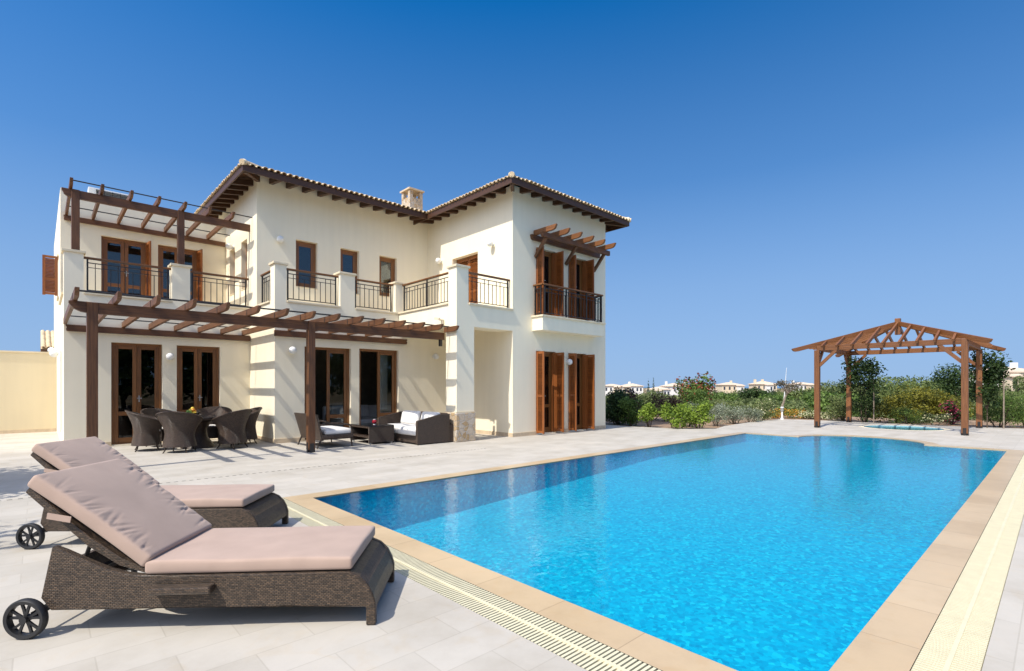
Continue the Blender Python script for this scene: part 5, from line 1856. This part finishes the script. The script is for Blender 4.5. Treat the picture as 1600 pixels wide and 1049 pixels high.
for px, D, w_, yt, fm, lab in mids:
    g_ = gp(px, D)
    h_ = max(1.4, (CAMH + (604 - yt) / 795.0 * D) - g_.z) * (.97 if px < 1290 else 1.10)
    tree("scrub_tree", lab, "tree", g_, w_, h_, h_ * .12, fm, .21, 4800, 17, group=TG, tr=.14, limbs=4, shell=.68)
CG = "dark cypresses on the skyline"
for px, D, h_, lab in ((1013, 200, 10.2, "left one of the two cypresses beside the white far houses"), (1021, 205, 10.4, "right one of the two cypresses beside the white far houses"),
                       (1116, 200, 9.8, "lone cypress right of the red awning"), (1417, 120, 8.3, "tall cypress seen through the garden pergola"), (1423.5, 125, 7.6, "shorter cypress seen through the garden pergola"),
                       (1381, 120, 6.6, "small cypress just right of the rear left climber")):
    p = gp(px, D)
    t = thing("cypress", lab, "tree", p, CG)
    rng = np.random.default_rng(int(px))
    C = [(0, 0, h_ * (.12 + .8 * k / 7)) for k in range(8)]
    R = [(h_ * .10 * (1.05 - .85 * k / 7), h_ * .10 * (1.05 - .85 * k / 7), h_ * .11) for k in range(8)]
    quads("crown", leaf_cloud(C, R, 420, .42, rng), F_DARK, t)
    mb = MB(); mb.cyl((0, 0, -.3), (0, 0, h_ * .8), .16, .04, 6); o = mb.build("trunk", M_BARKD, t); o.data.transform(Matrix.Translation(p))

# ---- scrub that reads as one mass
VV = []
rng = np.random.default_rng(77)
cnt = 0
while cnt < 720:
    D = 30 + 240 * rng.random() ** 1.35
    px = rng.uniform(820, 1700)
    p = gp(px, D)
    sc = min(rng.uniform(.7, 1.9) * (1 + D / 220), max(.5, (CAMH - .012 * D - p.z) / 1.5))
    k = 4
    C, R = clumps(rng, 2.4 * sc, 2.2 * sc, 1.35 * sc, k)
    C = [(c[0] + p.x, c[1] + p.y, c[2] + p.z - .1) for c in C]
    nlv = int(170 if D < 90 else 90)
    VV.append(leaf_cloud(C, R, nlv, .20 * sc if D < 90 else .34 * sc, rng))
    cnt += 1
tag(quads("scrub", np.concatenate(VV), F_OLIVE), "olive and green scrub covering the land down to the sea", "scrub", kind="stuff")
VV = []
for i in range(260):
    D = 25 + 90 * rng.random() ** 1.3
    p = gp(rng.uniform(940, 1660), D); sc = min(rng.uniform(.5, 1.2), max(.4, (CAMH - .02 * D - p.z) / 1.5))
    C, R = clumps(rng, 2.2 * sc, 2.2 * sc, 1.2 * sc, 4)
    VV.append(leaf_cloud([(c[0] + p.x, c[1] + p.y, c[2] + p.z - .1) for c in C], R, 150, .17 * sc, rng))
tag(quads("scrub", np.concatenate(VV), F_MID), "fresh green low scrub among the olive bushes", "scrub", kind="stuff")

# ---------------------------------------------------------------- far houses
def far_house(label, px0, px1, ytop, yeave, D, wm=M_FARW, second=None, chim=(), wins=5, depth=None, rot=0.0, base=7.0, group="far houses across the scrub", awn=False):
    s = D / 795.0
    wd = (px1 - px0) * s
    zc = CAMH + (604 - yeave) * s; zt = CAMH + (604 - ytop) * s
    c = at((px0 + px1) / 2, D, 0)
    t = thing("far_house", label, "house", (c.x, c.y, zc - base), group)
    dp = depth or wd * .8
    U = RGT; W = FWD
    def P(u, w_, z): 
        v = c + U * u + W * w_
        return (v.x, v.y, z)
    def bx(mb, u0, u1, w0, w1, z0, z1):
        q = [P(u0, w0, z0), P(u1, w0, z0), P(u1, w1, z0), P(u0, w1, z0), P(u0, w0, z1), P(u1, w0, z1), P(u1, w1, z1), P(u0, w1, z1)]
        for f in ((0, 1, 5, 4), (1, 2, 6, 5), (2, 3, 7, 6), (3, 0, 4, 7), (4, 5, 6, 7)): mb.face([q[i] for i in f])
    z0 = zc - base
    mb = MB(); bx(mb, -wd / 2, wd / 2, 0, dp, z0, zc); mb.build("wall", wm, t)
    if second:                       # projecting block: (u0, u1 as shares of the width, eave drop, material)
        u0, u1, dr, m2 = second
        mb = MB(); bx(mb, wd * u0, wd * u1, -2.2, 0, z0, zc - dr); mb.build("wall", m2, t)
        mb = MB()
        a, b = wd * u0 - .35, wd * u1 + .35
        mb.face([P(a, -2.6, zc - dr), P(b, -2.6, zc - dr), P(b - .8, .5, zc - dr + .8), P(a + .8, .5, zc - dr + .8)])
        mb.face([P(a, -2.6, zc - dr), P(a + .8, .5, zc - dr + .8), P(a, .5, zc - dr)]); mb.face([P(b, -2.6, zc - dr), P(b, .5, zc - dr), P(b - .8, .5, zc - dr + .8)])
        mb.face([P(a, -2.6, zc - dr - .2), P(b, -2.6, zc - dr - .2), P(b, -2.6, zc - dr), P(a, -2.6, zc - dr)])
        mb.build("roof", M_FARR, t)
    mb = MB(); e = .45; h2 = min(wd, dp) / 2
    q = [P(-wd / 2 - e, -e, zc), P(wd / 2 + e, -e, zc), P(wd / 2 + e, dp + e, zc), P(-wd / 2 - e, dp + e, zc)]
    if wd >= dp: r0, r1 = P(-wd / 2 + h2, dp / 2, zt), P(wd / 2 - h2, dp / 2, zt)
    else: r0, r1 = P(0, h2, zt), P(0, dp - h2, zt)
    if wd >= dp:
        for f in ((q[0], q[1], r1, r0), (q[1], q[2], r1), (q[2], q[3], r0, r1), (q[3], q[0], r0)): mb.face(f)
    else:
        for f in ((q[0], q[1], r0), (q[1], q[2], r1, r0), (q[2], q[3], r1), (q[3], q[0], r0, r1)): mb.face(f)
    for a, b in ((0, 1), (1, 2), (2, 3), (3, 0)):
        mb.face([q[a], q[b], (q[b][0], q[b][1], q[b][2] - .22), (q[a][0], q[a][1], q[a][2] - .22)])
    rf = mb.build("roof", M_FARR, t)
    for u in chim:
        mb = MB(); bx(mb, wd * u - .45, wd * u + .45, dp * .35, dp * .35 + .9, zc, zt + .9); mb.build("chimney", wm, rf)
    for row in (0, 1):
        for i in range(wins):
            u = -wd / 2 + wd * (i + .5 + .15 * math.sin(i * 3 + row)) / wins
            w0 = -.04
            if second and wd * second[0] < u < wd * second[1]: w0 = -2.24
            z1 = zc - 1.0 - row * 3.0 - (second[2] if w0 < -1 else 0)
            mb = MB(); bx(mb, u - .42, u + .42, w0, w0 + .03, z1 - 1.5, z1); mb.build("window", M_FARG, t)
    if awn:
        mb = MB(); mb.prism([(0, 0), (1.8, 0), (1.8, 1.9), (.4, 2.4)], lambda a, b, e_: P(-wd / 2 - .5 + a * 1.0, -.6 + e_, zc + .1 + b * .9), 0, .08); mb.build("awning", M_RED, t)
    return t


far_house("white far house nearest the villa's corner, with tan side wing", 944, 972, 600.2, 603.0, 250, M_FARW, (.05, .55, .6, M_FART), (), 4)
far_house("white hip-roofed far house, second from the villa's corner", 973, 1005, 599.4, 603.3, 245, M_FARW, (-.5, -.18, .4, M_FART), (-.1,), 5)
far_house("white far house with lower roof left of the oleander", 1017, 1048, 604.6, 608.6, 215, M_FARW, (-.45, .0, .5, M_FARW), (), 5)
far_house("taller white far house with chimney just left of the oleander", 1040, 1078, 598.8, 603.6, 240, M_FARW, None, (-.38, .40), 4)
far_house("white far house with a red awning right of the oleander", 1097, 1117, 604.0, 608.6, 220, M_FARW, (.12, .5, .3, M_FART), (), 3, awn=True)
far_house("tan and white far house left of the far house with two chimneys", 1128, 1160, 597.6, 601.4, 250, M_FART, (.2, .5, .5, M_FARW), (.08,), 4)
far_house("tan far house with two chimneys above the dark trees", 1182, 1214, 595.8, 600.2, 240, M_FART, (-.1, .2, .4, M_FARW), (-.42, -.05), 4)
far_house("white far house partly hidden by the front left pergola post", 1243, 1274, 597.4, 600.6, 250, M_FARW, (.05, .4, .3, M_FART), (-.45,), 5)
far_house("large cream far house at the right picture edge", 1560, 1640, 572.5, 581.0, 105, M_FARW, (-.48, -.12, 1.0, M_FART), (.12,), 4, base=9)

# ---------------------------------------------------------------- olive tree left of the frame, whose shade falls on the deck; trees mirrored in the glass
tree("olive_tree", "olive tree left of the loungers, shading the paving", "tree", (-3.4, 10.6, 0), 4.6, 4.6, 1.3, F_OLIVE, .17, 7000, 22, tr=.14, seed=21, barkm=M_BARK)
tree("olive_tree", "smaller olive tree nearer the camera, left of the loungers", "tree", (-3.9, 6.6, 0), 2.8, 4.2, 1.5, F_OLIVE, .15, 3000, 16, tr=.12, seed=22, barkm=M_BARK)
GT = "garden trees opposite the villa, mirrored in its glass"
for x, y, w_, h_ in ((-5, -9, 6, 5.5), (-.5, -10, 6, 5.0), (4, -9.5, 6, 5.6), (8.5, -10, 6, 5.2), (13, -9.6, 6, 5.7), (17.5, -10.2, 6, 5.2), (22.5, -10, 6, 5.4)):
    tree("garden_tree", "leafy garden tree standing opposite the villa across the pool", "tree", (x, y, 0), w_, h_, .25, F_DARK, .42, 2200, 20, group=GT, tr=.2)
